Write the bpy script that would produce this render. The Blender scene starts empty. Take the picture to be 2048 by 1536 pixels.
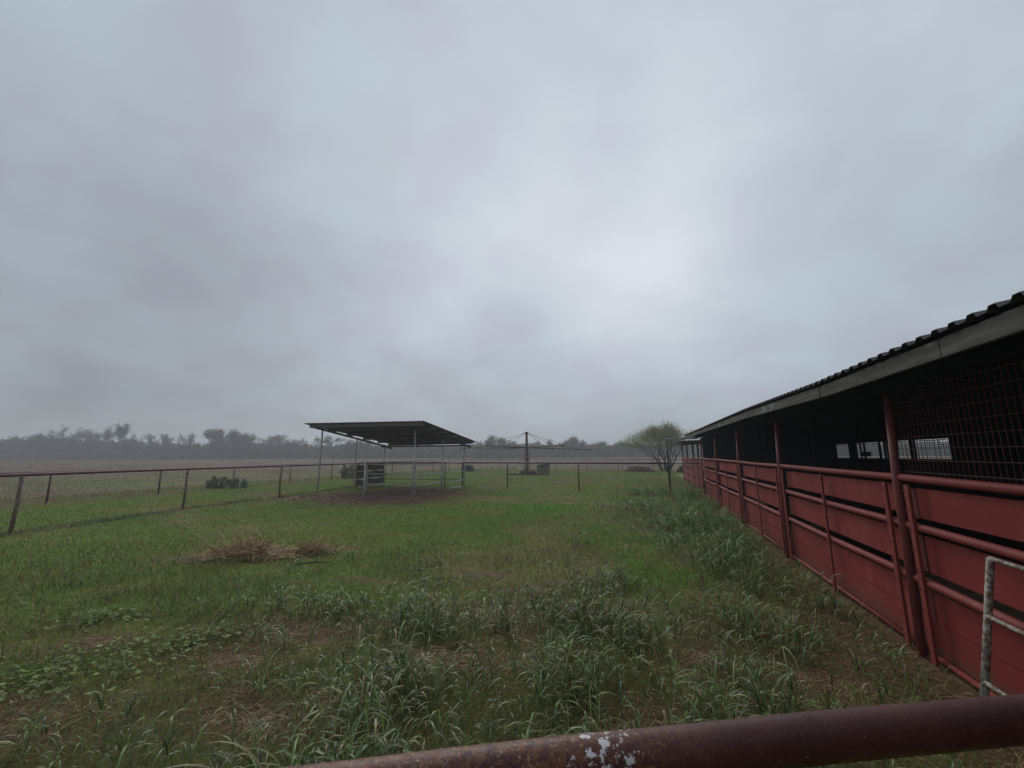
import bpy, bmesh, math, random
import numpy as np
from mathutils import Vector, Matrix

S = bpy.context.scene
COL = S.collection
# ------------------------------------------------------------ camera
H = 1.65
cam_d = bpy.data.cameras.new('camera')
cam_d.sensor_width = 36.0
cam_d.lens = 36.0 * 830 / 2048
cam_d.clip_start = 0.05
cam_d.clip_end = 6000
cam = bpy.data.objects.new('camera', cam_d)
COL.objects.link(cam)
PITCH = math.atan(144 / 830)
cam.matrix_world = Matrix.Translation((0, 0, H)) @ Matrix.Rotation(math.pi / 2 + PITCH, 4, 'X') @ Matrix.Rotation(-0.005, 4, 'Z')
S.camera = cam

# ------------------------------------------------------------ sky
SUN_EL, SUN_AZ = math.radians(38), math.radians(-15)     # azimuth from +Y towards +X
w = bpy.data.worlds.new('World')
S.world = w
w.use_nodes = True
nt = w.node_tree
nt.nodes.clear()
def N(t, **k):
    n = nt.nodes.new(t)
    for a, b in k.items():
        setattr(n, a, b)
    return n
def L(a, b): nt.links.new(a, b)
out = N('ShaderNodeOutputWorld')
bg_sky = N('ShaderNodeBackground'); bg_cloud = N('ShaderNodeBackground')
sky = N('ShaderNodeTexSky', sky_type='NISHITA', sun_disc=False, sun_elevation=SUN_EL, sun_rotation=SUN_AZ)
L(sky.outputs[0], bg_sky.inputs[0]); bg_sky.inputs[1].default_value = 0.05
tc = N('ShaderNodeTexCoord')
sep = N('ShaderNodeSeparateXYZ'); L(tc.outputs['Generated'], sep.inputs[0])
def M(op, a, b=None, clamp=False):
    n = N('ShaderNodeMath', operation=op, use_clamp=clamp)
    for i, v in enumerate((a, b)):
        if v is None: continue
        if isinstance(v, (int, float)): n.inputs[i].default_value = v
        else: L(v, n.inputs[i])
    return n.outputs[0]
zc = M('ADD', M('MAXIMUM', sep.outputs[2], 0.0), 0.42)
cmb = N('ShaderNodeCombineXYZ')
L(M('DIVIDE', sep.outputs[0], zc), cmb.inputs[0]); L(M('DIVIDE', sep.outputs[1], zc), cmb.inputs[1])
n1 = N('ShaderNodeTexNoise'); L(cmb.outputs[0], n1.inputs['Vector'])
n1.inputs['Scale'].default_value = 1.5; n1.inputs['Detail'].default_value = 3.5; n1.inputs['Roughness'].default_value = 0.45
n1.inputs['Distortion'].default_value = 0.35
n2 = N('ShaderNodeTexNoise'); L(cmb.outputs[0], n2.inputs['Vector'])
n2.inputs['Scale'].default_value = 4.2; n2.inputs['Detail'].default_value = 7; n2.inputs['Roughness'].default_value = 0.5
def mr(v, a, b, c, d, smooth=True):
    n = N('ShaderNodeMapRange', interpolation_type='SMOOTHSTEP' if smooth else 'LINEAR')
    L(v, n.inputs[0])
    for i, q in enumerate((a, b, c, d)): n.inputs[i + 1].default_value = q
    return n.outputs[0]
# overall brightness by elevation (thick low cloud: darker near the horizon) and cloud structure
lum = mr(sep.outputs[2], 0.0, 0.30, 0.375, 0.49)
lum = M('ADD', lum, mr(n1.outputs[0], 0.32, 0.68, -0.05, 0.045))
lum = M('ADD', lum, mr(n2.outputs[0], 0.32, 0.7, -0.035, 0.042))
def blob(px, py, width, amp):
    """a thinner or thicker part of the cloud in a given direction (direction worked out once, fixed in the sky)"""
    X, Z = (px - 1024) / 830, -(py - 768) / 830
    c, s = math.cos(PITCH), math.sin(PITCH)
    d = Vector((X, c - Z * s, s + Z * c)).normalized()
    dn = N('ShaderNodeVectorMath', operation='DOT_PRODUCT')
    L(tc.outputs['Generated'], dn.inputs[0]); dn.inputs[1].default_value = d
    q = M('DIVIDE', M('SUBTRACT', 1.0, dn.outputs['Value']), width)
    g = M('MULTIPLY', M('POWER', 2.718, M('MULTIPLY', q, -1.0)), amp)
    return g
for b in ((1250, 500, .08, .13), (1180, 535, .022, .085), (1350, 520, .008, .05), (1230, 640, .007, .06), (930, 545, .008, .05), (-100, 500, .15, -.132), (2100, 500, .06, -.02), (1300, 100, .25, .13),
          (0, 0, .1, .03), (1050, 640, .009, -.085), (760, 640, .006, .061), (1330, 530, .004, .04), (620, 60, .01, .04), (1200, 330, .02, -.05), (1500, 560, .02, .03)):
    lum = M('ADD', lum, blob(*b))
tint = N('ShaderNodeMix', data_type='RGBA')
L(mr(n2.outputs[0], 0.35, 0.65, 0, 1), tint.inputs['Factor'])
tint.inputs['A'].default_value = (0.91, 0.985, 1.15, 1); tint.inputs['B'].default_value = (0.85, 1.0, 1.13, 1)
tint2 = N('ShaderNodeMix', data_type='RGBA')
L(mr(lum, .58, .80, 0, 1), tint2.inputs['Factor']); L(tint.outputs['Result'], tint2.inputs['A']); tint2.inputs['B'].default_value = (0.93, 1.0, 1.07, 1)
vm = N('ShaderNodeVectorMath', operation='SCALE')
L(tint2.outputs['Result'], vm.inputs[0]); L(lum, vm.inputs['Scale'])
L(vm.outputs[0], bg_cloud.inputs[0]); bg_cloud.inputs[1].default_value = 1.0
mx = N('ShaderNodeMixShader'); mx.inputs[0].default_value = 0.93
L(bg_sky.outputs[0], mx.inputs[1]); L(bg_cloud.outputs[0], mx.inputs[2]); L(mx.outputs[0], out.inputs[0])

sun_d = bpy.data.lights.new('sun', 'SUN'); sun_d.energy = 1.5; sun_d.angle = math.radians(40); sun_d.color = (1, .97, .93)
sun = bpy.data.objects.new('sun', sun_d); COL.objects.link(sun)
sd = Vector((math.sin(SUN_AZ) * math.cos(SUN_EL), math.cos(SUN_AZ) * math.cos(SUN_EL), math.sin(SUN_EL)))
sun.rotation_euler = sd.to_track_quat('Z', 'Y').to_euler()
S.view_settings.view_transform = 'Standard'; S.view_settings.look = 'None'
S.view_settings.exposure = 0.0; S.view_settings.gamma = 1.0
S.render.engine = 'CYCLES'
S.cycles.max_bounces = 6; S.cycles.volume_bounces = 0; S.cycles.transparent_max_bounces = 8
S.cycles.use_denoising = True

# ------------------------------------------------------------ helpers
class MB:
    def __init__(s): s.v = []; s.f = []
    def box(s, c, ax, ay, az):
        c, ax, ay, az = map(Vector, (c, ax, ay, az)); b = len(s.v)
        for i in (-1, 1):
            for j in (-1, 1):
                for k in (-1, 1): s.v.append(c + ax * i + ay * j + az * k)
        for q in ((0, 1, 3, 2), (4, 6, 7, 5), (0, 4, 5, 1), (2, 3, 7, 6), (0, 2, 6, 4), (1, 5, 7, 3)): s.f.append([b + i for i in q])
    def bar(s, p, q, wd, th, up=(0, 0, 1)):
        """rectangular bar from p to q"""
        p, q = Vector(p), Vector(q); d = (q - p); n = d.normalized(); u = Vector(up)
        sd_ = n.cross(u)
        if sd_.length < 1e-4: sd_ = n.cross(Vector((1, 0, 0)))
        sd_.normalize(); u2 = sd_.cross(n)
        s.box((p + q) / 2, d / 2, sd_ * wd / 2, u2 * th / 2)
    def tube(s, pts, r, seg=8, cap=True):
        pts = [Vector(p) for p in pts]
        rs = r if isinstance(r, (list, tuple)) else [r] * len(pts)
        rs = list(rs) + [rs[-1]] * (len(pts) - len(rs)); b = len(s.v); prev = None
        for i, p in enumerate(pts):
            d = (pts[min(i + 1, len(pts) - 1)] - pts[max(i - 1, 0)]).normalized()
            if prev is None:
                u = d.cross(Vector((0, 0, 1)))
                if u.length < 1e-3: u = Vector((1, 0, 0))
                u.normalize()
            else:
                u = (prev - d * prev.dot(d)).normalized()
            prev = u; v = d.cross(u)
            for k in range(seg):
                a = 2 * math.pi * k / seg
                s.v.append(p + (u * math.cos(a) + v * math.sin(a)) * rs[i])
        for i in range(len(pts) - 1):
            for k in range(seg):
                a0 = b + i * seg + k; a1 = b + i * seg + (k + 1) % seg
                s.f.append([a0, a1, a1 + seg, a0 + seg])
        if cap:
            s.f.append([b + k for k in range(seg)][::-1]); e = b + (len(pts) - 1) * seg
            s.f.append([e + k for k in range(seg)])
    def ell(s, c, ax, ay, az, nu=10, nv=6):
        c, ax, ay, az = map(Vector, (c, ax, ay, az)); b = len(s.v)
        s.v.append(c + az)
        for j in range(1, nv):
            t = math.pi * j / nv
            for i in range(nu):
                a = 2 * math.pi * i / nu
                s.v.append(c + ax * (math.cos(a) * math.sin(t)) + ay * (math.sin(a) * math.sin(t)) + az * math.cos(t))
        s.v.append(c - az); e = len(s.v) - 1
        for i in range(nu):
            i2 = (i + 1) % nu
            s.f.append([b, b + 1 + i, b + 1 + i2])
            for j in range(nv - 2):
                p0 = b + 1 + j * nu
                s.f.append([p0 + i, p0 + nu + i, p0 + nu + i2, p0 + i2])
            p0 = b + 1 + (nv - 2) * nu
            s.f.append([p0 + i, e, p0 + i2])
    def build(s, name, mat, parent=None, smooth=False, bevel=0, label=None):
        off = Vector((0, 0, 0))
        if parent:
            q = parent
            while q: off = off + q.location; q = q.parent
        me = bpy.data.meshes.new(name)
        me.from_pydata([tuple(p - off) for p in s.v], [], s.f); me.update()
        if smooth:
            me.polygons.foreach_set('use_smooth', [True] * len(me.polygons))
        if mat: me.materials.append(mat)
        o = bpy.data.objects.new(name, me); COL.objects.link(o)
        if parent: o.parent = parent
        if bevel:
            m = o.modifiers.new('bevel', 'BEVEL'); m.width = bevel; m.segments = 2; m.limit_method = 'ANGLE'
        if label: o['label'] = label
        return o
def tag(o, label=None, cat=None, group=None, kind=None):
    if label: o['label'] = label
    if cat: o['category'] = cat
    if group: o['group'] = group
    if kind: o['kind'] = kind
    return o
def empty(name, loc, label, cat, group=None):
    o = bpy.data.objects.new(name, None); COL.objects.link(o); o.location = loc; o.empty_display_size = .3
    return tag(o, label, cat, group)

# ---- procedural materials
def mat_new(name):
    m = bpy.data.materials.new(name); m.use_nodes = True
    t = m.node_tree; t.nodes.clear()
    o = t.nodes.new('ShaderNodeOutputMaterial'); b = t.nodes.new('ShaderNodeBsdfPrincipled')
    t.links.new(b.outputs[0], o.inputs[0])
    return m, t, b, o
def noise(t, scale, detail=4, rough=.55, stretch=(1, 1, 1), coord='Object', dist=0):
    c = t.nodes.new('ShaderNodeTexCoord'); mp = t.nodes.new('ShaderNodeMapping'); mp.inputs['Scale'].default_value = stretch
    n = t.nodes.new('ShaderNodeTexNoise'); n.inputs['Scale'].default_value = scale; n.inputs['Detail'].default_value = detail
    n.inputs['Roughness'].default_value = rough; n.inputs['Distortion'].default_value = dist
    t.links.new(c.outputs[coord], mp.inputs[0]); t.links.new(mp.outputs[0], n.inputs['Vector'])
    return n.outputs['Fac']
def ramp(t, v, stops):
    r = t.nodes.new('ShaderNodeValToRGB'); t.links.new(v, r.inputs[0])
    e = r.color_ramp.elements
    while len(e) < len(stops): e.new(0.5)
    for q, (p, c) in zip(e, stops):
        q.position = p; q.color = (*c, 1) if len(c) == 3 else c
    return r.outputs[0]
def bump(t, b, v, strength, dist):
    n = t.nodes.new('ShaderNodeBump'); n.inputs['Strength'].default_value = strength; n.inputs['Distance'].default_value = dist
    t.links.new(v, n.inputs['Height']); t.links.new(n.outputs[0], b.inputs['Normal'])
def layered(name, base, spots, rough=.6, metallic=0, bmp=(.3, .004, 40), spec=.5):
    """base: (scale, stops, stretch); spots: list of (scale, lo, hi, colour, stretch)"""
    m, t, b, o = mat_new(name)
    c = ramp(t, noise(t, base[0], 5, .6, base[2] if len(base) > 2 else (1, 1, 1)), base[1])
    for sc, lo, hi, col, st in spots:
        n = noise(t, sc, 6, .65, st)
        k = t.nodes.new('ShaderNodeMapRange'); t.links.new(n, k.inputs[0]); k.inputs[1].default_value = lo; k.inputs[2].default_value = hi
        x = t.nodes.new('ShaderNodeMix'); x.data_type = 'RGBA'
        t.links.new(k.outputs[0], x.inputs['Factor']); t.links.new(c, x.inputs['A']); x.inputs['B'].default_value = (*col, 1)
        c = x.outputs['Result']
    t.links.new(c, b.inputs['Base Color']); b.inputs['Roughness'].default_value = rough; b.inputs['Metallic'].default_value = metallic
    b.inputs['Specular IOR Level'].default_value = spec
    bump(t, b, noise(t, bmp[2], 5, .6), bmp[0], bmp[1])
    return m
ONE = (1, 1, 1)
M_ = {}
M_['rust'] = layered('rusty_pipe', (9, [(.3, (.06, .02, .015)), (.7, (.12, .042, .03))]), [(30, .56, .66, (.16, .09, .055), ONE)], .55)
M_['rust_peel'] = layered('peeling_pipe', (12, [(.3, (.07, .028, .018)), (.7, (.16, .07, .04))]), [(22, .46, .52, (.17, .16, .13), ONE), (50, .58, .62, (.03, .012, .01), ONE)], .7)
M_['white_pipe'] = layered('weathered_white_pipe', (5, [(.3, (.36, .37, .36)), (.7, (.52, .53, .52))]), [(14, .56, .64, (.15, .09, .06), (1, 1, .5))], .55)
M_['gate_pipe'] = layered('peeling_gate_paint', (10, [(.3, (.20, .20, .165)), (.7, (.38, .38, .31))]), [(38, .47, .56, (.13, .065, .04), ONE), (90, .58, .63, (.05, .03, .02), ONE)], .65, bmp=(.5, .003, 120))
M_['green_pipe'] = layered('dark_pipe', (6, [(.3, (.05, .05, .035)), (.7, (.09, .08, .055))]), [], .6)
M_['red'] = layered('red_sheet', (1.4, [(.3, (.17, .027, .026)), (.7, (.225, .038, .034))], (1, 1, 2)), [(3.5, .56, .8, (.30, .085, .065), (1, 1, .4)), (26, .68, .74, (.12, .03, .022), ONE), (1.1, .6, .75, (.25, .06, .05), (1, 1, .3))], .65, bmp=(.3, .012, 3), spec=.12)
M_['redpipe'] = layered('red_pipe', (4, [(.3, (.175, .028, .026)), (.7, (.225, .044, .038))]), [(40, .64, .7, (.13, .04, .028), ONE), (5, .58, .7, (.24, .075, .06), ONE)], .6, spec=.2)
M_['darkred'] = layered('dark_red_post', (4, [(.3, (.17, .038, .037)), (.7, (.22, .054, .05))]), [(30, .62, .68, (.08, .03, .022), ONE)], .5, spec=.35)
M_['wire'] = layered('red_wire', (4, [(.3, (.08, .022, .022)), (.7, (.11, .034, .032))]), [], .6)
M_['wood'] = layered('weathered_fascia', (3, [(.34, (.018, .017, .013)), (.5, (.038, .036, .028)), (.66, (.075, .070, .055))], (.6, .6, 6)), [(1.3, .56, .66, (.19, .19, .155), (1, 1, 3)), (45, .66, .7, (.03, .03, .025), (1, 1, 1))], .8)
M_['shedwood'] = layered('grey_timber', (4, [(.3, (.08, .075, .062)), (.7, (.15, .14, .12))], (.5, .5, 5)), [(2, .6, .7, (.05, .045, .04), ONE)], .85)
M_['roof'] = layered('dark_metal_roof', (2, [(.3, (.05, .052, .05)), (.7, (.08, .083, .075))]), [(6, .6, .72, (.11, .12, .09), ONE)], .45, .3)
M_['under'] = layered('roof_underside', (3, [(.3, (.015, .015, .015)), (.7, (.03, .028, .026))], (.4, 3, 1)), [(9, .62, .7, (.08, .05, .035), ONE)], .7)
M_['shade_black'] = layered('interior_shade_black', (3, [(.3, (.008, .009, .013)), (.7, (.014, .015, .021))]), [], .9, spec=.05)  # near-black base colour has the shade inside the barn painted in
M_['sheet'] = layered('brown_stall_sheet', (7, [(.3, (.08, .05, .042)), (.7, (.13, .085, .07))]), [(12, .6, .68, (.10, .075, .06), ONE)], .7)
M_['straw'] = layered('dead_stalks', (4, [(.3, (.36, .26, .14)), (.7, (.70, .56, .34))]), [(9, .58, .64, (.14, .08, .05), ONE)], .85)
M_['straw_dark'] = layered('dead_leaves', (14, [(.3, (.20, .125, .06)), (.7, (.42, .28, .14))]), [], .9)
M_['bark'] = layered('bark', (6, [(.3, (.035, .03, .026)), (.7, (.07, .062, .054))]), [], .9)
M_['cactus'] = layered('cactus_pad', (7, [(.3, (.07, .090, .055)), (.7, (.13, .145, .085))]), [(20, .6, .68, (.10, .10, .06), ONE)], .6)
M_['dirt'] = layered('loose_dirt', (5, [(.3, (.10, .065, .045)), (.7, (.20, .135, .09))]), [], .95)
M_['stone'] = layered('pale_stone', (5, [(.3, (.4, .4, .38)), (.7, (.55, .55, .52))]), [], .9)
M_['iron'] = layered('dark_iron', (7, [(.3, (.035, .025, .024)), (.7, (.065, .045, .04))]), [(15, .6, .7, (.10, .055, .035), ONE)], .6)

def mud(m, top=.45, col=(.085, .055, .035)):
    """dried mud splashed up the foot of the sheets, and faded scuffs"""
    t = m.node_tree; b = [n for n in t.nodes if n.type == 'BSDF_PRINCIPLED'][0]; l = b.inputs['Base Color'].links[0]; c = l.from_socket
    tc_ = t.nodes.new('ShaderNodeTexCoord'); sp = t.nodes.new('ShaderNodeSeparateXYZ'); t.links.new(tc_.outputs['Object'], sp.inputs[0])
    k = t.nodes.new('ShaderNodeMapRange'); t.links.new(sp.outputs[2], k.inputs[0]); k.inputs[1].default_value = 0; k.inputs[2].default_value = top; k.inputs[3].default_value = .30; k.inputs[4].default_value = -.15
    a = t.nodes.new('ShaderNodeMath'); a.operation = 'ADD'; t.links.new(noise(t, 16, 8, .7), a.inputs[0]); t.links.new(k.outputs[0], a.inputs[1])
    g = t.nodes.new('ShaderNodeMapRange'); t.links.new(a.outputs[0], g.inputs[0]); g.inputs[1].default_value = .60; g.inputs[2].default_value = .74; g.inputs[4].default_value = .7
    x = t.nodes.new('ShaderNodeMix'); x.data_type = 'RGBA'; t.links.new(g.outputs[0], x.inputs['Factor']); t.links.new(c, x.inputs['A']); x.inputs['B'].default_value = (*col, 1)
    s2 = t.nodes.new('ShaderNodeMapRange'); t.links.new(noise(t, 9, 7, .7, (1, 1, .25)), s2.inputs[0]); s2.inputs[1].default_value = .60; s2.inputs[2].default_value = .72; s2.inputs[4].default_value = .45
    y = t.nodes.new('ShaderNodeMix'); y.data_type = 'RGBA'; t.links.new(s2.outputs[0], y.inputs['Factor']); t.links.new(x.outputs['Result'], y.inputs['A']); y.inputs['B'].default_value = (.26, .10, .085, 1)
    t.links.new(y.outputs['Result'], b.inputs['Base Color'])
mud(M_['red'])
def leaf_mat(name, rough=.55, trans=.25, spec=.4, attr=True, col=(.06, .09, .04)):
    m, t, b, o = mat_new(name)
    if attr:
        a = t.nodes.new('ShaderNodeAttribute'); a.attribute_name = 'tone'; c = a.outputs['Color']
    else:
        c = ramp(t, noise(t, .9, 3), [(.3, tuple(v * .7 for v in col)), (.7, tuple(v * 1.35 for v in col))])
    t.links.new(c, b.inputs['Base Color']); b.inputs['Roughness'].default_value = rough; b.inputs['Specular IOR Level'].default_value = spec
    if trans > 0:
        tr = t.nodes.new('ShaderNodeBsdfTranslucent'); t.links.new(c, tr.inputs[0])
        x = t.nodes.new('ShaderNodeMixShader'); x.inputs[0].default_value = trans
        t.links.new(b.outputs[0], x.inputs[1]); t.links.new(tr.outputs[0], x.inputs[2]); t.links.new(x.outputs[0], o.inputs[0])
    return m
M_['blade'] = leaf_mat('grass_blade', .6, .25, .3)
M_['wide_blade'] = leaf_mat('wide_grass_blade', .42, .3, .5)
M_['leafy'] = leaf_mat('tree_leaf', .7, .25, .2)

# numpy mesh with per-vertex tone
def npmesh(name, V, F, mat, tone=None, parent=None, smooth=False):
    """V (n,3), F list of arrays (m,k)"""
    me = bpy.data.meshes.new(name)
    off = np.zeros(3)
    if parent:
        q = parent
        while q: off = off + np.array(q.location); q = q.parent
    me.vertices.add(len(V)); me.vertices.foreach_set('co', (np.asarray(V) - off).astype(np.float32).ravel())
    loops = np.concatenate([f.ravel() for f in F]).astype(np.int32)
    sizes = np.concatenate([np.full(len(f), f.shape[1], np.int32) for f in F])
    starts = np.concatenate([[0], np.cumsum(sizes)[:-1]]).astype(np.int32)
    me.loops.add(len(loops)); me.loops.foreach_set('vertex_index', loops)
    me.polygons.add(len(sizes)); me.polygons.foreach_set('loop_start', starts)
    if smooth: me.polygons.foreach_set('use_smooth', np.ones(len(sizes), bool))
    me.update(calc_edges=True); me.validate()
    if tone is not None:
        ca = me.color_attributes.new('tone', 'FLOAT_COLOR', 'POINT')
        me.color_attributes['tone'].data.foreach_set('color', np.ascontiguousarray(np.concatenate([tone, np.ones((len(tone), 1))], 1), dtype=np.float32).ravel())
    me.materials.append(mat)
    o = bpy.data.objects.new(name, me); COL.objects.link(o)
    if parent: o.parent = parent
    return o

# value noise
rng = np.random.default_rng(7)
_T = rng.random((256, 256))
def vn(x, y, sc, seed=0):
    x = np.asarray(x) * sc + seed * 17.3 + 1000; y = np.asarray(y) * sc + seed * 31.7 + 1000
    xi = np.floor(x).astype(int); yi = np.floor(y).astype(int); fx = x - xi; fy = y - yi
    fx = fx * fx * (3 - 2 * fx); fy = fy * fy * (3 - 2 * fy)
    g = lambda i, j: _T[(xi + i) % 256, (yi + j) % 256]
    return (g(0, 0) * (1 - fx) + g(1, 0) * fx) * (1 - fy) + (g(0, 1) * (1 - fx) + g(1, 1) * fx) * fy
def fbm(x, y, sc, seed=0, o=4):
    r = 0; a = .5; tot = 0
    for i in range(o):
        r = r + a * vn(x, y, sc * 2 ** i, seed + i); tot += a; a *= .55
    return r / tot
def sst(a, b, x):
    t = np.clip((x - a) / (b - a), 0, 1); return t * t * (3 - 2 * t)
def lerp(a, b, t): return np.asarray(a) * (1 - t[..., None]) + np.asarray(b) * t[..., None]
def seg_dist(x, y, pts):
    d = np.full(np.shape(x), 1e9)
    for (ax, ay), (bx, by) in zip(pts[:-1], pts[1:]):
        ux, uy = bx - ax, by - ay; t = np.clip(((x - ax) * ux + (y - ay) * uy) / (ux * ux + uy * uy + 1e-9), 0, 1)
        d = np.minimum(d, np.hypot(x - ax - t * ux, y - ay - t * uy))
    return d
BX, BM = 2.199, .3271           # foot of the barn wall: x = BX + BM*y
BD = Vector((.31092, .95044, 0)); BN = Vector((.95044, -.31092, 0))
def bp(t, o, z): return Vector((BX, 0, 0)) + BD * t + BN * o + Vector((0, 0, z))
FENCE1 = [(-11.35, 5.2), (-11.13, 9.63), (-10.75, 14.02), (-9.75, 17.9), (-9.1, 21.2), (-8.9, 24.3)]
CROSS = [(-8.9, 24.3), (-4.6, 23.6), (-.27, 22.69), (3.2, 20.5), (7.0, 18.95)]
FENCE2 = [(-18.9, 9.5), (-17.49, 16.08), (-16.39, 19.76), (-15.5, 23.6), (-14.71, 28.07), (-13.3, 31.2), (-12.6, 34.6), (-10.96, 38.62), (-9.7, 42.2), (-8.53, 45.5), (-7.82, 51.84)]
FAR = [(-7.82, 51.84), (-4.7, 51.6), (-1.55, 50.9), (1.7, 49.6), (5.01, 48.2), (8.12, 46.16), (11.08, 44.28), (14.14, 42.5), (17.2, 40.8), (20.5, 39)]
LIME = [(1.3, 4.5, .3, .6), (1.7, 5.4, .42, .7), (2.05, 6.4, .52, .9), (2.1, 7.6, .6, 1.0), (1.8, 9.2, .9, 1.5), (2.6, 2.95, .35, .3), (-.3, 5.0, .25, .5), (1.6, 12.5, 1.6, 2.4)]
BLOBS_TALL = [(3.3, 5.0, .6, 1.3), (.9, 5.6, .5, .7), (2.6, 4.2, .9, .8), (.9, 4.2, 1.0, 1.0), (.4, 3.2, 1.1, .7), (1.7, 3.0, .7, .5), (-.6, 4.6, 1.1, .6), (-1.1, 3.1, 1.0, .5),
              (-.9, 2.35, 1.6, .45), (-2.9, 2.7, .6, .5), (-2.0, 4.6, .9, .5), (3.1, 6.8, .9, 1.6), (4.2, 9.5, 1.2, 2.6), (5.2, 13, 1.6, 2.2), (7.0, 16.8, 1.7, 1.8), (1.3, 8.2, .35, .3), (3.6, 12.5, 1.4, 1.5), (5.8, 18.2, 1.5, 1.0)]
BLOBS_BARE = [(-.45, 6.35, .5, .2), (-.13, 4.9, .35, .6), (.73, 2.9, .5, .25), (3.0, 3.9, .75, 1.0), (3.5, 5.0, .45, .9), (2.2, 3.3, .6, .35), (.46, 5.54, .5, .3), (-2.1, 4.35, .8, .35), (-2.3, 3.8, .5, .3), (-.55, 3.75, .5, .3),
              (1.69, 3.7, .35, .3), (-3.6, 3.0, .7, .3), (-1.7, 3.1, .5, .25), (-3.9, 4.2, .5, .2), (-1.9, 6.0, .4, .12), (-4.7, 7.5, 1.2, .4), (-.1, 2.6, .5, .2), (1.0, 4.75, .5, .2), (-3.0, 8.0, .4, .2), (4.7, 7.9, .2, 1.2)]
def blobs(x, y, B, p=1.0, warp=.35):
    wx = x + (fbm(x, y, 1.3, 5) - .5) * warp * 2; wy = y + (fbm(x, y, 1.3, 9) - .5) * warp * 2
    r = np.zeros(np.shape(x))
    for bx, by, rx, ry in B:
        r = np.maximum(r, np.exp(-(((wx - bx) / rx) ** 2 + ((wy - by) / ry) ** 2) ** p))
    return r
def dirt_mask(x, y):
    wx = x + (fbm(x, y, 1.1, 21) - .5) * 3.2; wy = y + (fbm(x, y, 1.1, 25) - .5) * 3.2
    a = 1 - sst(.65, 1.12, np.hypot((wx + 5.2) / 4.0, (wy - 18.1) / 3.7))
    b = 1 - sst(.6, 1.1, np.hypot((wx + 8.2) / 2.4, (wy - 17.6) / .9))
    return np.maximum(a, b)
def left_of(x, y, pts):
    """signed side of the back fence: 1 outside, 0 inside (soft)"""
    # paddock polygon
    P = np.array(pts); inside = np.zeros(np.shape(x), bool); j = len(P) - 1
    for i in range(len(P)):
        xi, yi = P[i]; xj, yj = P[j]
        c = ((yi > y) != (yj > y)) & (x < (xj - xi) * (y - yi) / (yj - yi + 1e-9) + xi)
        inside ^= c; j = i
    return inside
PADDOCK = [(-21, -10)] + FENCE2 + FAR[1:] + [(60, 30), (60, -40), (-21, -40)]
def cover(x, y):
    """per-point ground cover: colour (linear) and amount of green / tall / bare"""
    x = np.asarray(x, float); y = np.asarray(y, float)
    ins = left_of(x, y, PADDOCK)
    d2 = seg_dist(x, y, FENCE2 + FAR)
    outside = np.where(ins, 1 - sst(-.5, 1.2, d2 + (fbm(x, y, .3, 3) - .5) * 4), 1.0)
    outside = np.where(ins, outside * .55, .55 + .45 * sst(0, 7, d2))
    bare = np.maximum(blobs(x, y, BLOBS_BARE), dirt_mask(x, y))
    tall = blobs(x, y, BLOBS_TALL)
    dry = sst(.5, .72, fbm(x, y, .38, 11)) * .75 + sst(.55, .75, fbm(x, y, 1.7, 13)) * .35
    nearf = 1 - sst(3.2, 6.5, y + (fbm(x, y, .6, 33) - .5) * 2)
    near_wall = (1 - sst(.1, .75, (BX + BM * y - x) / 1.05 + (fbm(x, y, 1.2, 41) - .5) * .5)) * (1 - sst(7, 11, y))
    bare = np.clip(np.maximum(bare, near_wall * .85), 0, 1)
    dry = np.clip(dry + nearf * .45 * sst(.42, .6, fbm(x, y, 1.5, 51)), 0, 1)
    f1 = np.exp(-((seg_dist(x, y, FENCE1) + (fbm(x, y, 2.0, 77) - .5) * .35) / .26) ** 2)
    return dict(out=outside, bare=bare, tall=tall, dry=dry, f1=f1, nearf=nearf)
def ground_z(x, y):
    r = np.hypot(x, y)
    return 1.0 * sst(60, 165, r) + (fbm(x, y, .8, 61) - .5) * .05 * (1 - sst(30, 60, r)) + (fbm(x, y, 5, 67) - .5) * .02 * (1 - sst(8, 20, r)) - .012
G_SOIL = (.115, .072, .040); G_GREEN = (.12, .165, .034); G_DRY = (.19, .145, .07); G_FIELD = (.150, .110, .075)
def tone_ground(x, y):
    c = cover(x, y)
    col = lerp(np.array(G_GREEN) * np.ones((*np.shape(x), 3)), G_DRY, np.clip(c['dry'] * .75, 0, 1))
    col = lerp(col, G_SOIL, np.clip(c['bare'] * 1.0 + c['nearf'] * .35 + c['tall'] * .4, 0, 1))
    dm = dirt_mask(x, y)
    col = lerp(col, (.15, .095, .060), dm)
    fc = lerp(np.array(G_FIELD) * np.ones((*np.shape(x), 3)), (.13, .15, .055), sst(.42, .6, fbm(x, y, .14, 103)) * (1 - sst(12, 50, seg_dist(x, y, FENCE2 + FAR))) * .85)
    col = lerp(col, fc, c['out'])
    col = lerp(col, (.085, .062, .036), c['f1'] * .9)
    return col

# ------------------------------------------------------------ ground
def axis(lo, hi, a, b, step, far):
    core = list(np.arange(a, b + 1e-6, step)); left = []; right = []
    s_ = step; p = a
    while p > lo: s_ *= 1.12; p -= s_; left.append(max(p, lo))
    s_ = step; p = b
    while p < hi: s_ *= 1.10; p += s_; right.append(min(p, hi))
    return np.array(left[::-1] + core + right)
gx = axis(-900, 900, -13, 11, .11, 0); gy = axis(-300, 1200, .5, 24, .11, 0)
GX, GY = np.meshgrid(gx, gy, indexing='ij')
V = np.stack([GX, GY, ground_z(GX, GY)], -1).reshape(-1, 3)
nx, ny = len(gx), len(gy)
I = np.arange(nx * ny).reshape(nx, ny)
F = np.stack([I[:-1, :-1], I[1:, :-1], I[1:, 1:], I[:-1, 1:]], -1).reshape(-1, 4)
m, t, b, o = mat_new('pasture_ground')
a = t.nodes.new('ShaderNodeAttribute'); a.attribute_name = 'tone'
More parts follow.
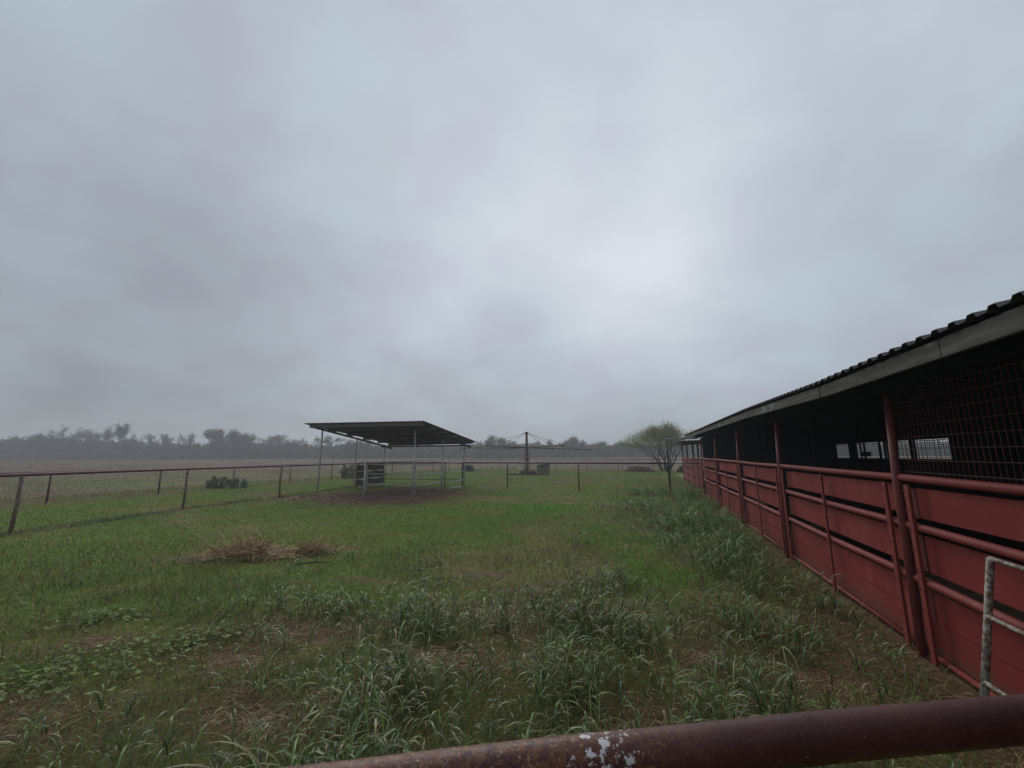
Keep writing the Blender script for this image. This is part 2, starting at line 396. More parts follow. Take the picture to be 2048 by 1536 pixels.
fine = noise(t, 9, 8, .7); fine2 = noise(t, 1.6, 6, .65); streak = noise(t, .25, 6, .6, (1, 3, 1))
mul = t.nodes.new('ShaderNodeMapRange'); t.links.new(fine, mul.inputs[0]); mul.inputs[1].default_value = .25; mul.inputs[2].default_value = .75; mul.inputs[3].default_value = .5; mul.inputs[4].default_value = 1.5
mul2 = t.nodes.new('ShaderNodeMapRange'); t.links.new(fine2, mul2.inputs[0]); mul2.inputs[1].default_value = .3; mul2.inputs[2].default_value = .7; mul2.inputs[3].default_value = .8; mul2.inputs[4].default_value = 1.2
mul3 = t.nodes.new('ShaderNodeMapRange'); t.links.new(streak, mul3.inputs[0]); mul3.inputs[1].default_value = .3; mul3.inputs[2].default_value = .7; mul3.inputs[3].default_value = .82; mul3.inputs[4].default_value = 1.18
mm = t.nodes.new('ShaderNodeMath'); mm.operation = 'MULTIPLY'; t.links.new(mul.outputs[0], mm.inputs[0]); t.links.new(mul2.outputs[0], mm.inputs[1])
mm2 = t.nodes.new('ShaderNodeMath'); mm2.operation = 'MULTIPLY'; t.links.new(mm.outputs[0], mm2.inputs[0]); t.links.new(mul3.outputs[0], mm2.inputs[1])
vs = t.nodes.new('ShaderNodeVectorMath'); vs.operation = 'SCALE'; t.links.new(a.outputs['Color'], vs.inputs[0]); t.links.new(mm2.outputs[0], vs.inputs['Scale'])
t.links.new(vs.outputs[0], b.inputs['Base Color']); b.inputs['Roughness'].default_value = .95; b.inputs['Specular IOR Level'].default_value = .1
bump(t, b, noise(t, 30, 6, .7), .7, .02)
tag(npmesh('ground', V, [F], m, tone_ground(GX, GY).reshape(-1, 3), smooth=True), kind='structure')

# ------------------------------------------------------------ grasses
def sample(n, r0, r1, a0, a1, pw, R):
    """points around the camera's station with density falling with distance (r^-pw per area)"""
    u = R.random(n); e = 2 - pw
    r = (r0 ** e + u * (r1 ** e - r0 ** e)) ** (1 / e) if abs(e) > 1e-6 else r0 * (r1 / r0) ** u
    th = np.radians(a0 + (a1 - a0) * R.random(n))
    return r * np.sin(th), r * np.cos(th), r
def blades(x, y, z, h, wd, lean, tone, R, segs=2, droop=.0, tipdark=1.0):
    """vectorised blades: each a tapering strip. lean = horizontal reach"""
    n = len(x); ph = R.random(n) * 2 * np.pi; ws = ph + np.pi / 2 + (R.random(n) - .5) * .8
    dx, dy = np.cos(ph), np.sin(ph); sx, sy = np.cos(ws), np.sin(ws)
    P = []; T = []
    for k in range(segs + 1):
        s = k / segs
        px = x + dx * lean * s ** 1.7; py = y + dy * lean * s ** 1.7
        pz = z + h * (s - droop * s * s * s)
        if k < segs:
            ww = wd * (1 - .75 * s ** 2) / 2
            P.append(np.stack([px - sx * ww, py - sy * ww, pz], -1)); P.append(np.stack([px + sx * ww, py + sy * ww, pz], -1))
        else:
            P.append(np.stack([px, py, pz], -1))
    P = np.stack(P, 1); m_ = P.shape[1]; base = (np.arange(n) * m_)[:, None]
    F = []
    for k in range(segs - 1): F.append(base + np.array([2 * k, 2 * k + 1, 2 * k + 3, 2 * k + 2]))
    F.append(base + np.array([2 * segs - 2, 2 * segs - 1, 2 * segs]))
    T = np.repeat(tone[:, None, :], m_, 1)
    return P.reshape(-1, 3), F, T.reshape(-1, 3)
def barn_keep(x, y): return (x < BX + BM * y - .03)
def short_grass():
    R = np.random.default_rng(11)
    x, y, r = sample(900000, 1.25, 60, -60, 40, 1.5, R)
    c = cover(x, y); patch = fbm(x, y, 2.2, 81)
    g_ = None
    keep = (R.random(len(x)) < (1 - .93 * c['bare']) * (1 - .55 * c['nearf'] * sst(.44, .6, patch)) * (1 - .4 * c['tall'])) & barn_keep(x, y) & (c['out'] < .8)
    keep &= R.random(len(x)) < (1 - .97 * dirt_mask(x, y)) * (1 - .8 * c['f1'] * sst(.35, .55, fbm(x, y, 1.5, 78)))
    x, y, r = x[keep], y[keep], r[keep]; c = {k: v[keep] for k, v in c.items()}; n = len(x)
    bright = np.clip(sst(.0, .8, blobs(x, y, LIME, 1.5, .2)) + .6 * sst(.1, .8, blobs(x, y, [(2.2, 11.5, 1.6, 3.5), (.2, 12.5, 2.6, 3.0), (-.3, 5.2, .3, .35)])), 0, 1)
    h = (.028 + .05 * R.random(n) ** 1.5) * (1 + .8 * bright) * (1 + 1.4 * c['f1']) * (.7 + .6 * fbm(x, y, .9, 91)) * (1 - .35 * c['dry'])
    wd = np.maximum(.0026, .0009 * r) * (.7 + .6 * R.random(n)); h = np.maximum(h, wd * 1.6)
    v = R.random(n)[:, None]
    g = lerp(np.array((.165, .250, .042)) * np.ones((n, 3)), (.15, .31, .035), bright) * (.55 + .9 * v)
    g = lerp(g, (.28, .26, .055), sst(.45, .7, fbm(x, y, .5, 95)) * .5)
    cool = sst(.5, .68, fbm(x, y, .33, 97)); g = lerp(g, (.105, .215, .05), cool * .5)
    g = lerp(g, (.07, .095, .035), np.clip(c['f1'] * 1.0, 0, 1))
    d = np.array((.30, .22, .11)) * (.5 + .8 * R.random((n, 1)))
    isdry = R.random(n) < np.clip(.08 + .55 * c['dry'] + .3 * c['out'] + .35 * c['bare'] - .1 * bright, 0, 1)
    g = np.where(isdry[:, None], d, g)
    P, F, T = blades(x, y, ground_z(x, y) - .004, h, wd, h * (.3 + .9 * R.random(n)), g, R, 2, .25)
    tag(npmesh('short_grass', P, F, M_['blade'], T), 'short green pasture grass with tan patches across the paddock', 'grass', kind='stuff')
short_grass()
def field_grass():
    R = np.random.default_rng(13)
    x, y, r = sample(320000, 14, 240, -62, 42, 1.35, R)
    c = cover(x, y); keep = (c['out'] > R.random(len(x)) * .9) & barn_keep(x, y)
    x, y, r = x[keep], y[keep], r[keep]; n = len(x)
    big = fbm(x, y, .15, 101)
    h = (.03 + .11 * R.random(n)) * (.2 + 1.6 * big); wd = np.maximum(.01, .0009 * r) * (.5 + .6 * R.random(n))
    g = np.array((.165, .112, .075)) * (.6 + .8 * R.random((n, 1)))
    g = lerp(g, (.15, .17, .06), sst(.42, .6, fbm(x, y, .14, 103)) * .8 * (1 - sst(30, 75, r)))
    P, F, T = blades(x, y, ground_z(x, y) - .01, h, wd, h * .6 * R.random(n), g, R, 2, .2)
    tag(npmesh('field_grass', P, F, M_['blade'], T), 'dry reddish brown grass of the open field beyond the fences', 'grass', kind='stuff')
field_grass()
def ribbons(bx, by, bz, ph, L_, el, curl, wd, tw, col, SEG, vee=.45):
    """arching folded ribbons, all at once"""
    n = len(bx); s_ = np.linspace(0, 1, SEG)[None]
    ang = el[:, None] - curl[:, None] * s_ ** 1.4; ds = (L_ / (SEG - 1))[:, None]
    z0 = np.zeros((n, 1))
    hor = np.concatenate([z0, np.cumsum(np.cos(ang[:, :-1]) * ds, 1)], 1); ver = np.concatenate([z0, np.cumsum(np.sin(ang[:, :-1]) * ds, 1)], 1)
    px = bx[:, None] + np.cos(ph)[:, None] * hor; py = by[:, None] + np.sin(ph)[:, None] * hor; pz = np.maximum(bz[:, None] + ver, .004)
    ww = wd[:, None] * (np.sin(np.clip(.22 + s_ * .98, 0, 1.2) / 1.2 * np.pi) ** .7) * .5 + .0003
    lx, ly = np.cos(tw)[:, None] * ww, np.sin(tw)[:, None] * ww
    P = np.stack([np.stack([px - lx, py - ly, pz], -1), np.stack([px, py, pz - ww * vee], -1), np.stack([px + lx, py + ly, pz], -1)], 2)
    q = []
    for k in range(SEG - 1): q += [[3 * k, 3 * k + 1, 3 * k + 4, 3 * k + 3], [3 * k + 1, 3 * k + 2, 3 * k + 5, 3 * k + 4]]
    F = (np.array(q)[None] + (np.arange(n) * 3 * SEG)[:, None, None]).reshape(-1, 4)
    T = np.repeat(col[:, None], 3 * SEG, 1)
    return P.reshape(-1, 3), F, T.reshape(-1, 3)
def tall_grass():
    R = np.random.default_rng(17); n = 95000
    x = R.uniform(-6.5, 10, n); y = R.uniform(1.4, 21, n)
    tl = blobs(x, y, BLOBS_TALL, 1.2); br = cover(x, y)['bare']
    nz = sst(.38, .60, fbm(x, y, 2.6, 121)); nz2 = sst(.42, .6, fbm(x, y, .9, 123))
    dn = tl * (.25 + .75 * nz) * (1 - .88 * br)
    med = (y < 7.5) * .16 * nz * nz2 * (1 - .8 * br)
    lime = np.maximum(blobs(x, y, LIME, 1.5, .2), blobs(x, y, [(-3.5, 3.8, .7, .45)]))
    lod = np.where(y < 6, .80, np.where(y < 11, .46, .26))
    keep = (R.random(n) < np.maximum(dn, med) * lod * (1 - .9 * lime)) & barn_keep(x + .22, y)
    x, y, dn = x[keep], y[keep], np.maximum(dn, med)[keep]; m_ = len(x)
    big = (.5 + .7 * dn + .35 * (fbm(x, y, 1.4, 125) - .5)) * R.uniform(.6, 1.25, m_) * (1 + .012 * y)
    big *= 1 + .35 * np.exp(-(((x - 3.35) / .35) ** 2 + ((y - 4.5) / .5) ** 2))
    per = R.integers(3, 7, m_); idx = np.repeat(np.arange(m_), per); N_ = len(idx)
    tx, ty, tb = x[idx], y[idx], big[idx]
    hs = (.03 + .16 * R.random(m_)) [idx] * tb; lvl = R.random(N_)
    leanx, leany = (R.normal(0, .18, m_))[idx], (R.normal(0, .18, m_))[idx]
    bz = hs * lvl * 1.6; bx = tx + leanx * bz + R.normal(0, .006, N_); by = ty + leany * bz + R.normal(0, .006, N_)
    ph = R.uniform(0, 2 * np.pi, N_); tw = ph + np.pi / 2 + R.normal(0, .4, N_)
    L_ = tb * R.uniform(.11, .30, N_); wd = R.uniform(.004, .012, N_) * (1 + .045 * ty) * (.7 + .4 * tb)
    col = np.array((.115, .165, .042)) * R.uniform(.3, 1.8, (N_, 1))
    blue = R.random(m_)[idx][:, None]; col = col + np.array((-.008, .0, .011)) * blue * (ty < 6)[:, None]
    far = sst(5, 9, ty)[:, None]; col = col * (1 - far) + np.array((.105, .20, .042)) * R.uniform(.45, 1.6, (N_, 1)) * far
    dead = R.random(N_) < .13; col[dead] = np.array((.28, .22, .10)) * R.uniform(.6, 1.2, (dead.sum(), 1))
    lite = R.random(N_) < .12; col[lite] = np.array((.22, .30, .11))
    P, F, T = ribbons(bx, by, bz, ph, L_, R.uniform(.7, 1.5, N_), R.uniform(1.0, 3.4, N_), wd, tw, col, 7)
    # stems
    st = np.stack([x, y], 1); hz_ = (.03 + .16 * R.random(m_)) * big * 1.6
    w2 = np.full(m_, .0022) * (1 + .05 * y); lean1, lean2 = R.normal(0, .18, m_), R.normal(0, .18, m_)
    SV = np.stack([np.stack([x - w2, y, 0 * x], -1), np.stack([x + w2, y, 0 * x], -1), np.stack([x + lean1 * hz_ + w2 * .6, y + lean2 * hz_, hz_], -1), np.stack([x + lean1 * hz_ - w2 * .6, y + lean2 * hz_, hz_], -1)], 1).reshape(-1, 3)
    F2 = (np.arange(m_) * 4)[:, None] + np.arange(4) + len(P)
    T2 = np.repeat((np.array((.10, .12, .05)) * R.uniform(.5, 1.3, (m_, 1)))[:, None], 4, 1).reshape(-1, 3)
    print('tillers', m_, 'blades', N_)
    tag(npmesh('tall_grass', np.concatenate([P, SV]), [np.concatenate([F, F2])], M_['wide_blade'], np.clip(np.concatenate([T, T2]), .01, 1), smooth=True),
        'rank arching green blades in the foreground and in a strip beside the red barn', 'grass', kind='stuff')
tall_grass()
def medium_grass():
    R = np.random.default_rng(18)
    x, y, r = sample(330000, 1.3, 13, -60, 48, 1.35, R); c = cover(x, y)
    p = sst(.36, .56, fbm(x, y, 1.9, 131)) * (1 - .9 * c['bare']) * (1 - sst(5, 10, y)) + .35 * c['tall'] * (1 - .7 * c['bare'])
    p = p * (1 - .7 * blobs(x, y, [(-3.5, 3.8, .8, .5)]))
    keep = (R.random(len(x)) < np.clip(p, 0, 1) * .30) & barn_keep(x + .03, y); x, y, r = x[keep], y[keep], r[keep]; n = len(x)
    lime = blobs(x, y, LIME, 1.5, .2)[:, None]
    col = np.array((.13, .165, .04)) * R.uniform(.45, 1.6, (n, 1)); col = col * (1 - lime) + np.array((.15, .31, .035)) * R.uniform(.6, 1.4, (n, 1)) * lime
    dead = R.random(n) < .22; col[dead] = np.array((.26, .19, .09)) * R.uniform(.5, 1.2, (dead.sum(), 1))
    ph = R.uniform(0, 2 * np.pi, n)
    P, F, T = ribbons(x, y, ground_z(x, y) * 0, ph, R.uniform(.05, .16, n) * (.8 + .5 * fbm(x, y, 1.1, 133)), R.uniform(.8, 1.5, n), R.uniform(.4, 2.2, n), np.maximum(.0028, .0009 * r) * R.uniform(.7, 1.5, n), ph + np.pi / 2 + R.normal(0, .5, n), col, 4, .3)
    print('medium', n)
    tag(npmesh('meadow_grass', P, [F], M_['blade'], np.clip(T, .01, 1), smooth=True), 'ankle-high mixed green and tan grass in the near part of the paddock', 'grass', kind='stuff')
medium_grass()
def litter():
    R = np.random.default_rng(19)
    x, y, r = sample(90000, 1.3, 14, -60, 48, 1.3, R)
    c = cover(x, y)
    p = np.clip(c['bare'] * .9 + c['nearf'] * .35 * sst(.45, .6, fbm(x, y, 1.8, 83)) + .02, 0, 1) * (1 - dirt_mask(x, y))
    keep = (R.random(len(x)) < p) & barn_keep(x, y); x, y = x[keep], y[keep]; n = len(x)
    L_ = R.uniform(.02, .16, n); wd = R.uniform(.0015, .0045, n); ph = R.normal(.5, 1.0, n)
    dx, dy = np.cos(ph) * L_ / 2, np.sin(ph) * L_ / 2; sx, sy = -np.sin(ph) * wd / 2, np.cos(ph) * wd / 2
    z0 = ground_z(x, y) + R.uniform(.003, .02, n); z1 = z0 + R.normal(0, .006, n)
    P = np.stack([np.stack([x - dx - sx, y - dy - sy, z0], -1), np.stack([x - dx + sx, y - dy + sy, z0], -1),
                  np.stack([x, y, (z0 + z1) / 2 + .004], -1), np.stack([x + dx + sx, y + dy + sy, z1], -1), np.stack([x + dx - sx, y + dy - sy, z1], -1)], 1)
    base = (np.arange(n) * 5)[:, None]
    F = [base + np.array([0, 1, 2]), base + np.array([2, 3, 4])]
    # widen: each half is a slim triangle, so add the middle quad
    F.append(base + np.array([0, 1, 3, 4]))
    T = np.array((.50, .34, .18)) * R.uniform(.15, 1.1, (n, 1)); T = np.repeat(T[:, None], 5, 1)
    tag(npmesh('straw_litter', P.reshape(-1, 3), F, M_['blade'], T.reshape(-1, 3)), 'scattered dry straw lying on bare soil along the red wall and in the foreground', 'straw', kind='stuff')
litter()
def broadleaf():
    R = np.random.default_rng(23); V = []; F = []; T = []; b0 = 0
    n = 0
    while n < 1000:
        k = R.integers(0, 4)
        cx, cy, rx, ry = [(-3.35, 3.75, .75, .33), (-2.85, 4.15, .4, .2), (-4.3, 4.7, .45, .16), (-3.7, 3.45, .4, .25)][k]
        x, y = cx + R.normal() * rx * .6, cy + R.normal() * ry * .85
        n += 1; s = R.uniform(.010, .026); z = R.uniform(.012, .05); ph = R.uniform(0, 6.28)
        tx, ty = R.normal(0, .25), R.normal(-.15, .25); m_ = 9
        ring = []
        for i in range(m_):
            a_ = 2 * np.pi * i / m_; rr = s * (1 + .12 * np.sin(3 * a_)) * (.72 if i == 0 else 1)
            px, py = np.cos(a_ + ph) * rr, np.sin(a_ + ph) * rr
            ring.append((x + px, y + py, z + px * tx + py * ty + .25 * rr * abs(np.sin(a_))))
        V += [(x, y, z)] + ring
        for i in range(m_): F.append([b0, b0 + 1 + i, b0 + 1 + (i + 1) % m_])
        c = np.array((.20, .28, .09)) * R.uniform(.5, 1.3); T += [c] * (m_ + 1); b0 += m_ + 1
    tag(npmesh('broadleaf_weeds', np.array(V), [np.array(F)], M_['leafy'], np.array(T), smooth=True), 'low patch of round pale green leaves sprawling at the lower left', 'weeds', kind='stuff')
broadleaf()
def clods():
    R = np.random.default_rng(29); mb = MB()
    for _ in range(1500):
        x, y = R.normal(-4.9, 2.6), R.normal(18.3, 2.0)
        if dirt_mask(np.array([x]), np.array([y]))[0] < .5: continue
        s = R.uniform(.015, .06)
        mb.ell((x, y, .0), (s * 1.4, s * R.uniform(-.4, .4), 0), (0, s, 0), (0, 0, s * .7), 5, 3)
    tag(mb.build('dirt_clods', M_['dirt']), 'loose brown clods and mulch trampled around the open shed', 'dirt', kind='stuff')
clods()

# ------------------------------------------------------------ pipe fences
def fence(name, pts, h, label, rail_r=.036, post_r=.03, posts=None, mat='rust', postmat=None, rise=0, jitter=.0, seed=1, group='rusty pipe fences of the paddock'):
    R = random.Random(seed)
    e = empty(name, (pts[0][0], pts[0][1], 0), label, 'fence', group)
    hs = [h + rise * i / (len(pts) - 1) for i in range(len(pts))]
    mb = MB(); mb.tube([(p[0], p[1], hh + rail_r * .6) for p, hh in zip(pts, hs)], rail_r, 10); mb.build('rail', M_[mat], e, smooth=True)
    for i, p in enumerate(pts):
        if posts is not None and i not in posts: continue
        mb = MB(); j = jitter
        mb.tube([(p[0] + R.uniform(-j, j), p[1], -.15), (p[0] + R.uniform(-j, j) * .7, p[1], hs[i] * .5), (p[0], p[1], hs[i] - rail_r * .6)], post_r, 8)
        mb.build('post', M_[postmat or mat], e, smooth=True)
    return e
fence('pipe_fence', FENCE1, 1.26, 'near pipe fence on the left with peeling crooked posts', .038, .038, [1, 2, 3, 5], 'rust', 'rust_peel', .0, .06, 3)
fence('pipe_fence', CROSS, 1.27, 'dark pipe fence crossing behind the open shed to the mesh gate', .042, .036, [2, 3], 'rust', seed=5)
fence('pipe_fence', FENCE2, 1.10, 'outer pipe fence on the left along the brown field', .034, .036, None, 'rust', None, .12, .0, 7)
fence('pipe_fence', FAR, 1.20, 'thin farthest pipe fence behind the horse walker', .034, .032, None, 'rust', seed=9)

# foreground rail
def fore_rail():
    e = empty('pipe_fence', (.42, .81, 0), 'thick rusty brown rail in the immediate foreground with a flaked white paint patch', 'fence')
    m, t, b, o = mat_new('foreground_pipe')
    c = ramp(t, noise(t, 5, 5, .6), [(.3, (.045, .014, .013)), (.7, (.082, .026, .022))])
    def mixin(c, fac, col):
        x = t.nodes.new('ShaderNodeMix'); x.data_type = 'RGBA'; t.links.new(fac, x.inputs['Factor']); t.links.new(c, x.inputs['A']); x.inputs['B'].default_value = (*col, 1); return x.outputs['Result']
    def mrange(v, a_, b_, lo=0, hi=1):
        k = t.nodes.new('ShaderNodeMapRange'); t.links.new(v, k.inputs[0])
        for i, q in enumerate((a_, b_, lo, hi)): k.inputs[i + 1].default_value = q
        return k.outputs[0]
    def mt(op, a_, b_):
        k = t.nodes.new('ShaderNodeMath'); k.operation = op
        for i, q in enumerate((a_, b_)):
            if isinstance(q, (int, float)): k.inputs[i].default_value = q
            else: t.links.new(q, k.inputs[i])
        return k.outputs[0]
    tc_ = t.nodes.new('ShaderNodeTexCoord'); sp = t.nodes.new('ShaderNodeSeparateXYZ'); t.links.new(tc_.outputs['Object'], sp.inputs[0])
    X = sp.outputs[0]        # object origin at x=.3
    Z = sp.outputs[2]
    spk = mrange(noise(t, 260, 4, .7), .60, .66); c = mixin(c, mt('MULTIPLY', spk, .55), (.16, .095, .06))
    # orange rust bloom on the left stretch
    zone = mrange(X, -.06, -.34, 0, 1)
    n_ = noise(t, 75, 8, .75)
    c = mixin(c, mt('MULTIPLY', zone, mrange(n_, .48, .55)), (.15, .055, .024))
    c = mixin(c, mt('MULTIPLY', zone, mrange(noise(t, 110, 7, .8), .57, .60)), (.30, .21, .12))
    c = mixin(c, mrange(noise(t, 42, 8, .8), .60, .63, 0, .7), (.14, .05, .025))
    c = mixin(c, mrange(noise(t, 190, 5, .8), .64, .67, 0, .8), (.30, .24, .19))
    # flaked white paint
    dd = mt('ADD', mt('POWER', mt('DIVIDE', mt('ADD', X, .275), .062), 2.0), mt('POWER', mt('DIVIDE', mt('SUBTRACT', Z, 1.183), .028), 2.0))
    wmask = mt('GREATER_THAN', mt('ADD', noise(t, 55, 8, .7), mt('MULTIPLY', dd, -.10)), .52)
    wmask = mt('MULTIPLY', wmask, mt('LESS_THAN', dd, 1.3))
    c = mixin(c, wmask, (.56, .56, .55))
    t.links.new(c, b.inputs['Base Color']); t.links.new(mrange(noise(t, 30, 6, .7), .35, .65, .28, .6), b.inputs['Roughness']); b.inputs['Specular IOR Level'].default_value = .28
    bump(t, b, noise(t, 90, 8, .8), .6, .002)
    pts = [(x * 1.39, y * 1.39) for x, y in [(-1.6, .29), (-.9, .402), (-.185, .515), (-.075, .534), (.058, .555), (.20, .573), (.385, .600), (.70, .636), (1.0, .668), (1.9, .74)]]
    mb = MB(); mb.tube([(x, y, 1.155) for x, y in pts], .0365, 48); mb.build('rail', m, e, smooth=True)
    for p in (pts[0], pts[-1]):
        mb = MB(); mb.tube([(p[0], p[1], -.2), (p[0], p[1], 1.128)], .034, 16); mb.build('post', m, e, smooth=True)
fore_rail()

# ------------------------------------------------------------ the red barn
def corr_sheet(mb, p0, du, dv, nu, amp, n, thick=.0015, sharp=True):
    """corrugated sheet: ridges run along dv, repeated along du (nu ridges)"""
    p0, du, dv, n = map(Vector, (p0, du, dv, n)); b = len(mb.v); prof = []
    for i in range(nu):
        for s_, z in ((0, 0), (.45, 0), (.58, 1), (.86, 1), (1.0, 0)) if sharp else ((0, 0), (.25, .5), (.5, 1), (.75, .5)):
            prof.append(((i + s_) / nu, z))
    for j in (0, 1):
        for s_, z in prof: mb.v.append(p0 + du * s_ + dv * j + n * amp * z)
    k = len(prof)
    for i in range(k - 1): mb.f.append([b + i, b + i + 1, b + k + i + 1, b + k + i])
COLS = [-7.1, -3.4, .3, 3.95, 7.5, 10.95, 14.7, 18.75]
def rail_top(t): return 1.405 + .0045 * max(t, 0)     # centre of the top rail
def barn():
    e = empty('horse_barn', tuple(bp(3.95, 0, 0)), 'long red metal horse barn with dark open bays and a corrugated roof', 'barn')
    EAVE = lambda t: 2.19 + .0125 * max(t - 3, 0)      # underside of the eave beam in the wall plane
    # posts
    for i, t_ in enumerate(COLS):
        mb = MB(); zt = EAVE(t_) - .02
        mb.tube([bp(t_ + .01, -.04, -.1), bp(t_, -.03, 1.4), bp(t_, .0, zt)], .033, 14)
        mb.build('post', M_['darkred'], e, smooth=True)
    # sheets, rails, straps per bay
    rows = [(1.108, 1.356), (.682, .975), (.31, .545), (.055, .306)]
    for i in range(len(COLS) - 1):
        a_, b_ = COLS[i], COLS[i + 1]
        for j, (z0, z1) in enumerate(rows):
            dz = .0045 * max((a_ + b_) / 2, 0)
            mb = MB(); c0 = a_ + (.16 if j < 3 else .04); c1 = b_ - (.13 if j < 3 else .03)
            mb.box(bp((c0 + c1) / 2, .035 + .004 * (j % 2), (z0 + z1) / 2 + dz * z0), BD * (c1 - c0) / 2, BN * .004, Vector((0, 0, (z1 - z0) / 2)))
            mb.build('metal_sheet', M_['red'], e, bevel=.002)
            # narrow pieces beside the post
        for j, (z0, z1) in enumerate(rows[:3]):
            mb = MB(); mb.box(bp(b_ - .055, .05, (z0 + z1) / 2), BD * .03, BN * .003, Vector((0, 0, (z1 - z0) / 2))); mb.build('post_flange', M_['darkred'], e)
        for zz, r_ in ((1.04, .032), (.61, .033)):
            mb = MB(); d0, d1 = .0045 * max(a_, 0), .0045 * max(b_, 0)
            mb.tube([bp(a_, -.005, zz + d0 * .6), bp((a_ + b_) / 2, -.005 + .012 * math.sin(i * 2.1), zz + (d0 + d1) * .3 - .006), bp(b_, -.005, zz + d1 * .6)], r_, 14, False)
            mb.build('rail', M_['redpipe'], e, smooth=True)
        mb = MB()
        mb.tube([bp(a_, -.008, rail_top(a_) + .025), bp((a_ + b_) / 2, -.008, rail_top((a_ + b_) / 2) + .018 + .008 * math.sin(i * 3)), bp(b_, -.008, rail_top(b_) + .025)], .033, 14, False)
        mb.build('top_rail', M_['redpipe'], e, smooth=True)
        mb = MB(); mb.tube([bp(a_ + .05, .012, .045), bp(b_ - .05, .012, .04)], .022, 8); mb.build('bottom_rail', M_['redpipe'], e, smooth=True)
        for tt, ww in ((a_ + .19, .06), ((a_ + b_) / 2 - .06, .045), (b_ - .17, .06)):
            mb = MB(); top = rail_top(tt) - .015
            mb.box(bp(tt, -.052, top / 2 + .0), BD * ww / 2, BN * .004, Vector((0, 0, top / 2 - .01)))
            for s_ in (-1,):
                mb.box(bp(tt - ww / 2 + .002, -.043, top / 2), BD * .003, BN * .009, Vector((0, 0, top / 2 - .012)))
            if a_ < 8:
                for k in range(9):
                    q = bp(tt + ww * .33, -.058, .1 + k * .155); mb.tube([q, q - BN * .008], .0075, 6)
            mb.build('strap', M_['redpipe'], e)
    # bottom dark skirt
    mb = MB(); mb.box(bp(5.8, .09, .0), BD * 13.0, BN * .01, Vector((0, 0, .06))); mb.build('skirting', M_['shade_black'], e)
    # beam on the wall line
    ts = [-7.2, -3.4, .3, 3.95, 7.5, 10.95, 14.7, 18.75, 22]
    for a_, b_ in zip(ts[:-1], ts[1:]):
        mb = MB(); mb.bar(bp(a_, .0, EAVE(a_) + .06), bp(b_, .0, EAVE(b_) + .06), .06, .10); mb.build('eave_beam', M_['shade_black'], e)  # beam coloured near-black to paint in the shade under the eave
    # fascia boards: separate lengths, slightly out of line
    FB = [(-7.3, 2.19), (-3, 2.20), (.6, 2.205), (2.35, 2.20), (4.2, 2.205), (7.47, 2.285), (11.6, 2.335), (16.4, 2.39), (21.4, 2.455)]
    OV = -.42
    for k, ((a_, za), (b_, zb)) in enumerate(zip(FB[:-1], FB[1:])):
        mb = MB(); mb.bar(bp(a_ + .002, OV, za + .06), bp(b_ - .002, OV + (.004 if k % 2 else 0), zb + .06), .035, .115)
        mb.build('fascia_board', M_['wood'], e, bevel=.006)
    # soffit rafters under the overhang
    mb = MB()
    for t_ in np.arange(-6.5, 21.5, 1.2):
        z = float(np.interp(t_, [p[0] for p in FB], [p[1] for p in FB]))
        mb.bar(bp(t_, OV + .02, z + .08), bp(t_, 2.2, z + .08 + .42), .045, .11)
    mb.build('rafter', M_['shade_black'], e)  # under-eave shade put into the rafters' near-black colour
    # roof, both slopes
    mb = MB(); nseg = [(p[0], p[1] + .13) for p in FB]
    RU = 2.45
    for (a_, za), (b_, zb) in zip(nseg[:-1], nseg[1:]):
        nr = max(1, round((b_ - a_) / .152)); p0 = bp(a_, OV - .05, za + .006); du = bp(b_, OV - .05, zb + .006) - p0
        corr_sheet(mb, p0, du, BN * (RU - OV + .05) + Vector((0, 0, .50)), nr, .026, (0, 0, 1))
        p0 = bp(a_, RU, za + .506); corr_sheet(mb, p0, du, BN * 3.1 + Vector((0, 0, -.5)), nr, .026, (0, 0, 1))
    ro = mb.build('roof', M_['roof'], e)
    sl = ro.modifiers.new('thick', 'SOLIDIFY'); sl.thickness = .003
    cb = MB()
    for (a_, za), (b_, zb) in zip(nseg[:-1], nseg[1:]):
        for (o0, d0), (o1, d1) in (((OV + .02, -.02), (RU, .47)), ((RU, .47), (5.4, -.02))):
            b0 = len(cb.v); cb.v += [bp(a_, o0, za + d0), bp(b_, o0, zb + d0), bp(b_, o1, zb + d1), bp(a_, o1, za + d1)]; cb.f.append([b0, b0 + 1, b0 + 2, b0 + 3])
    cb.build('shade_sheet', M_['shade_black'], e).modifiers.new('thick', 'SOLIDIFY').thickness = .006  # black sheet added below the roof to darken the eave and the bays
    mb = MB()
    for (a_, za), (b_, zb) in zip(nseg[:-1], nseg[1:]):
        mb.bar(bp(a_, OV + .05, za - .01), bp(b_, OV + .05, zb - .01), .05, .012)
    mb.build('purlin', M_['shade_black'], e)
    # back wall with a long open strip
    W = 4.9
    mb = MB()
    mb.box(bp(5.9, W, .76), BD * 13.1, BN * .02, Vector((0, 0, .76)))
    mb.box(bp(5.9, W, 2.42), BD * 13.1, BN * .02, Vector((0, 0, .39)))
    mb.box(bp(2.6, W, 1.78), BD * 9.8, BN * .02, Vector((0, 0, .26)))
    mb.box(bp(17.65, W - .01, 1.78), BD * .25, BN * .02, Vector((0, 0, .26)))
    mb.build('back_wall', M_['shade_black'], e)
    mb = MB()
    for t_ in np.arange(12.5, 18.8, .105): mb.tube([bp(t_, W - .03, 1.5), bp(t_, W - .03, 2.05)], .006, 4, False)
    for z in np.arange(1.55, 2.03, .055): mb.tube([bp(12.4, W - .025, z), bp(18.8, W - .025, z)], .0055, 4, False)
    for t_ in (13.9, 15.3, 15.6, 16.6, 17.2): mb.box(bp(t_, W - .06, 1.77), BD * .035, BN * .02, Vector((0, 0, .30)))
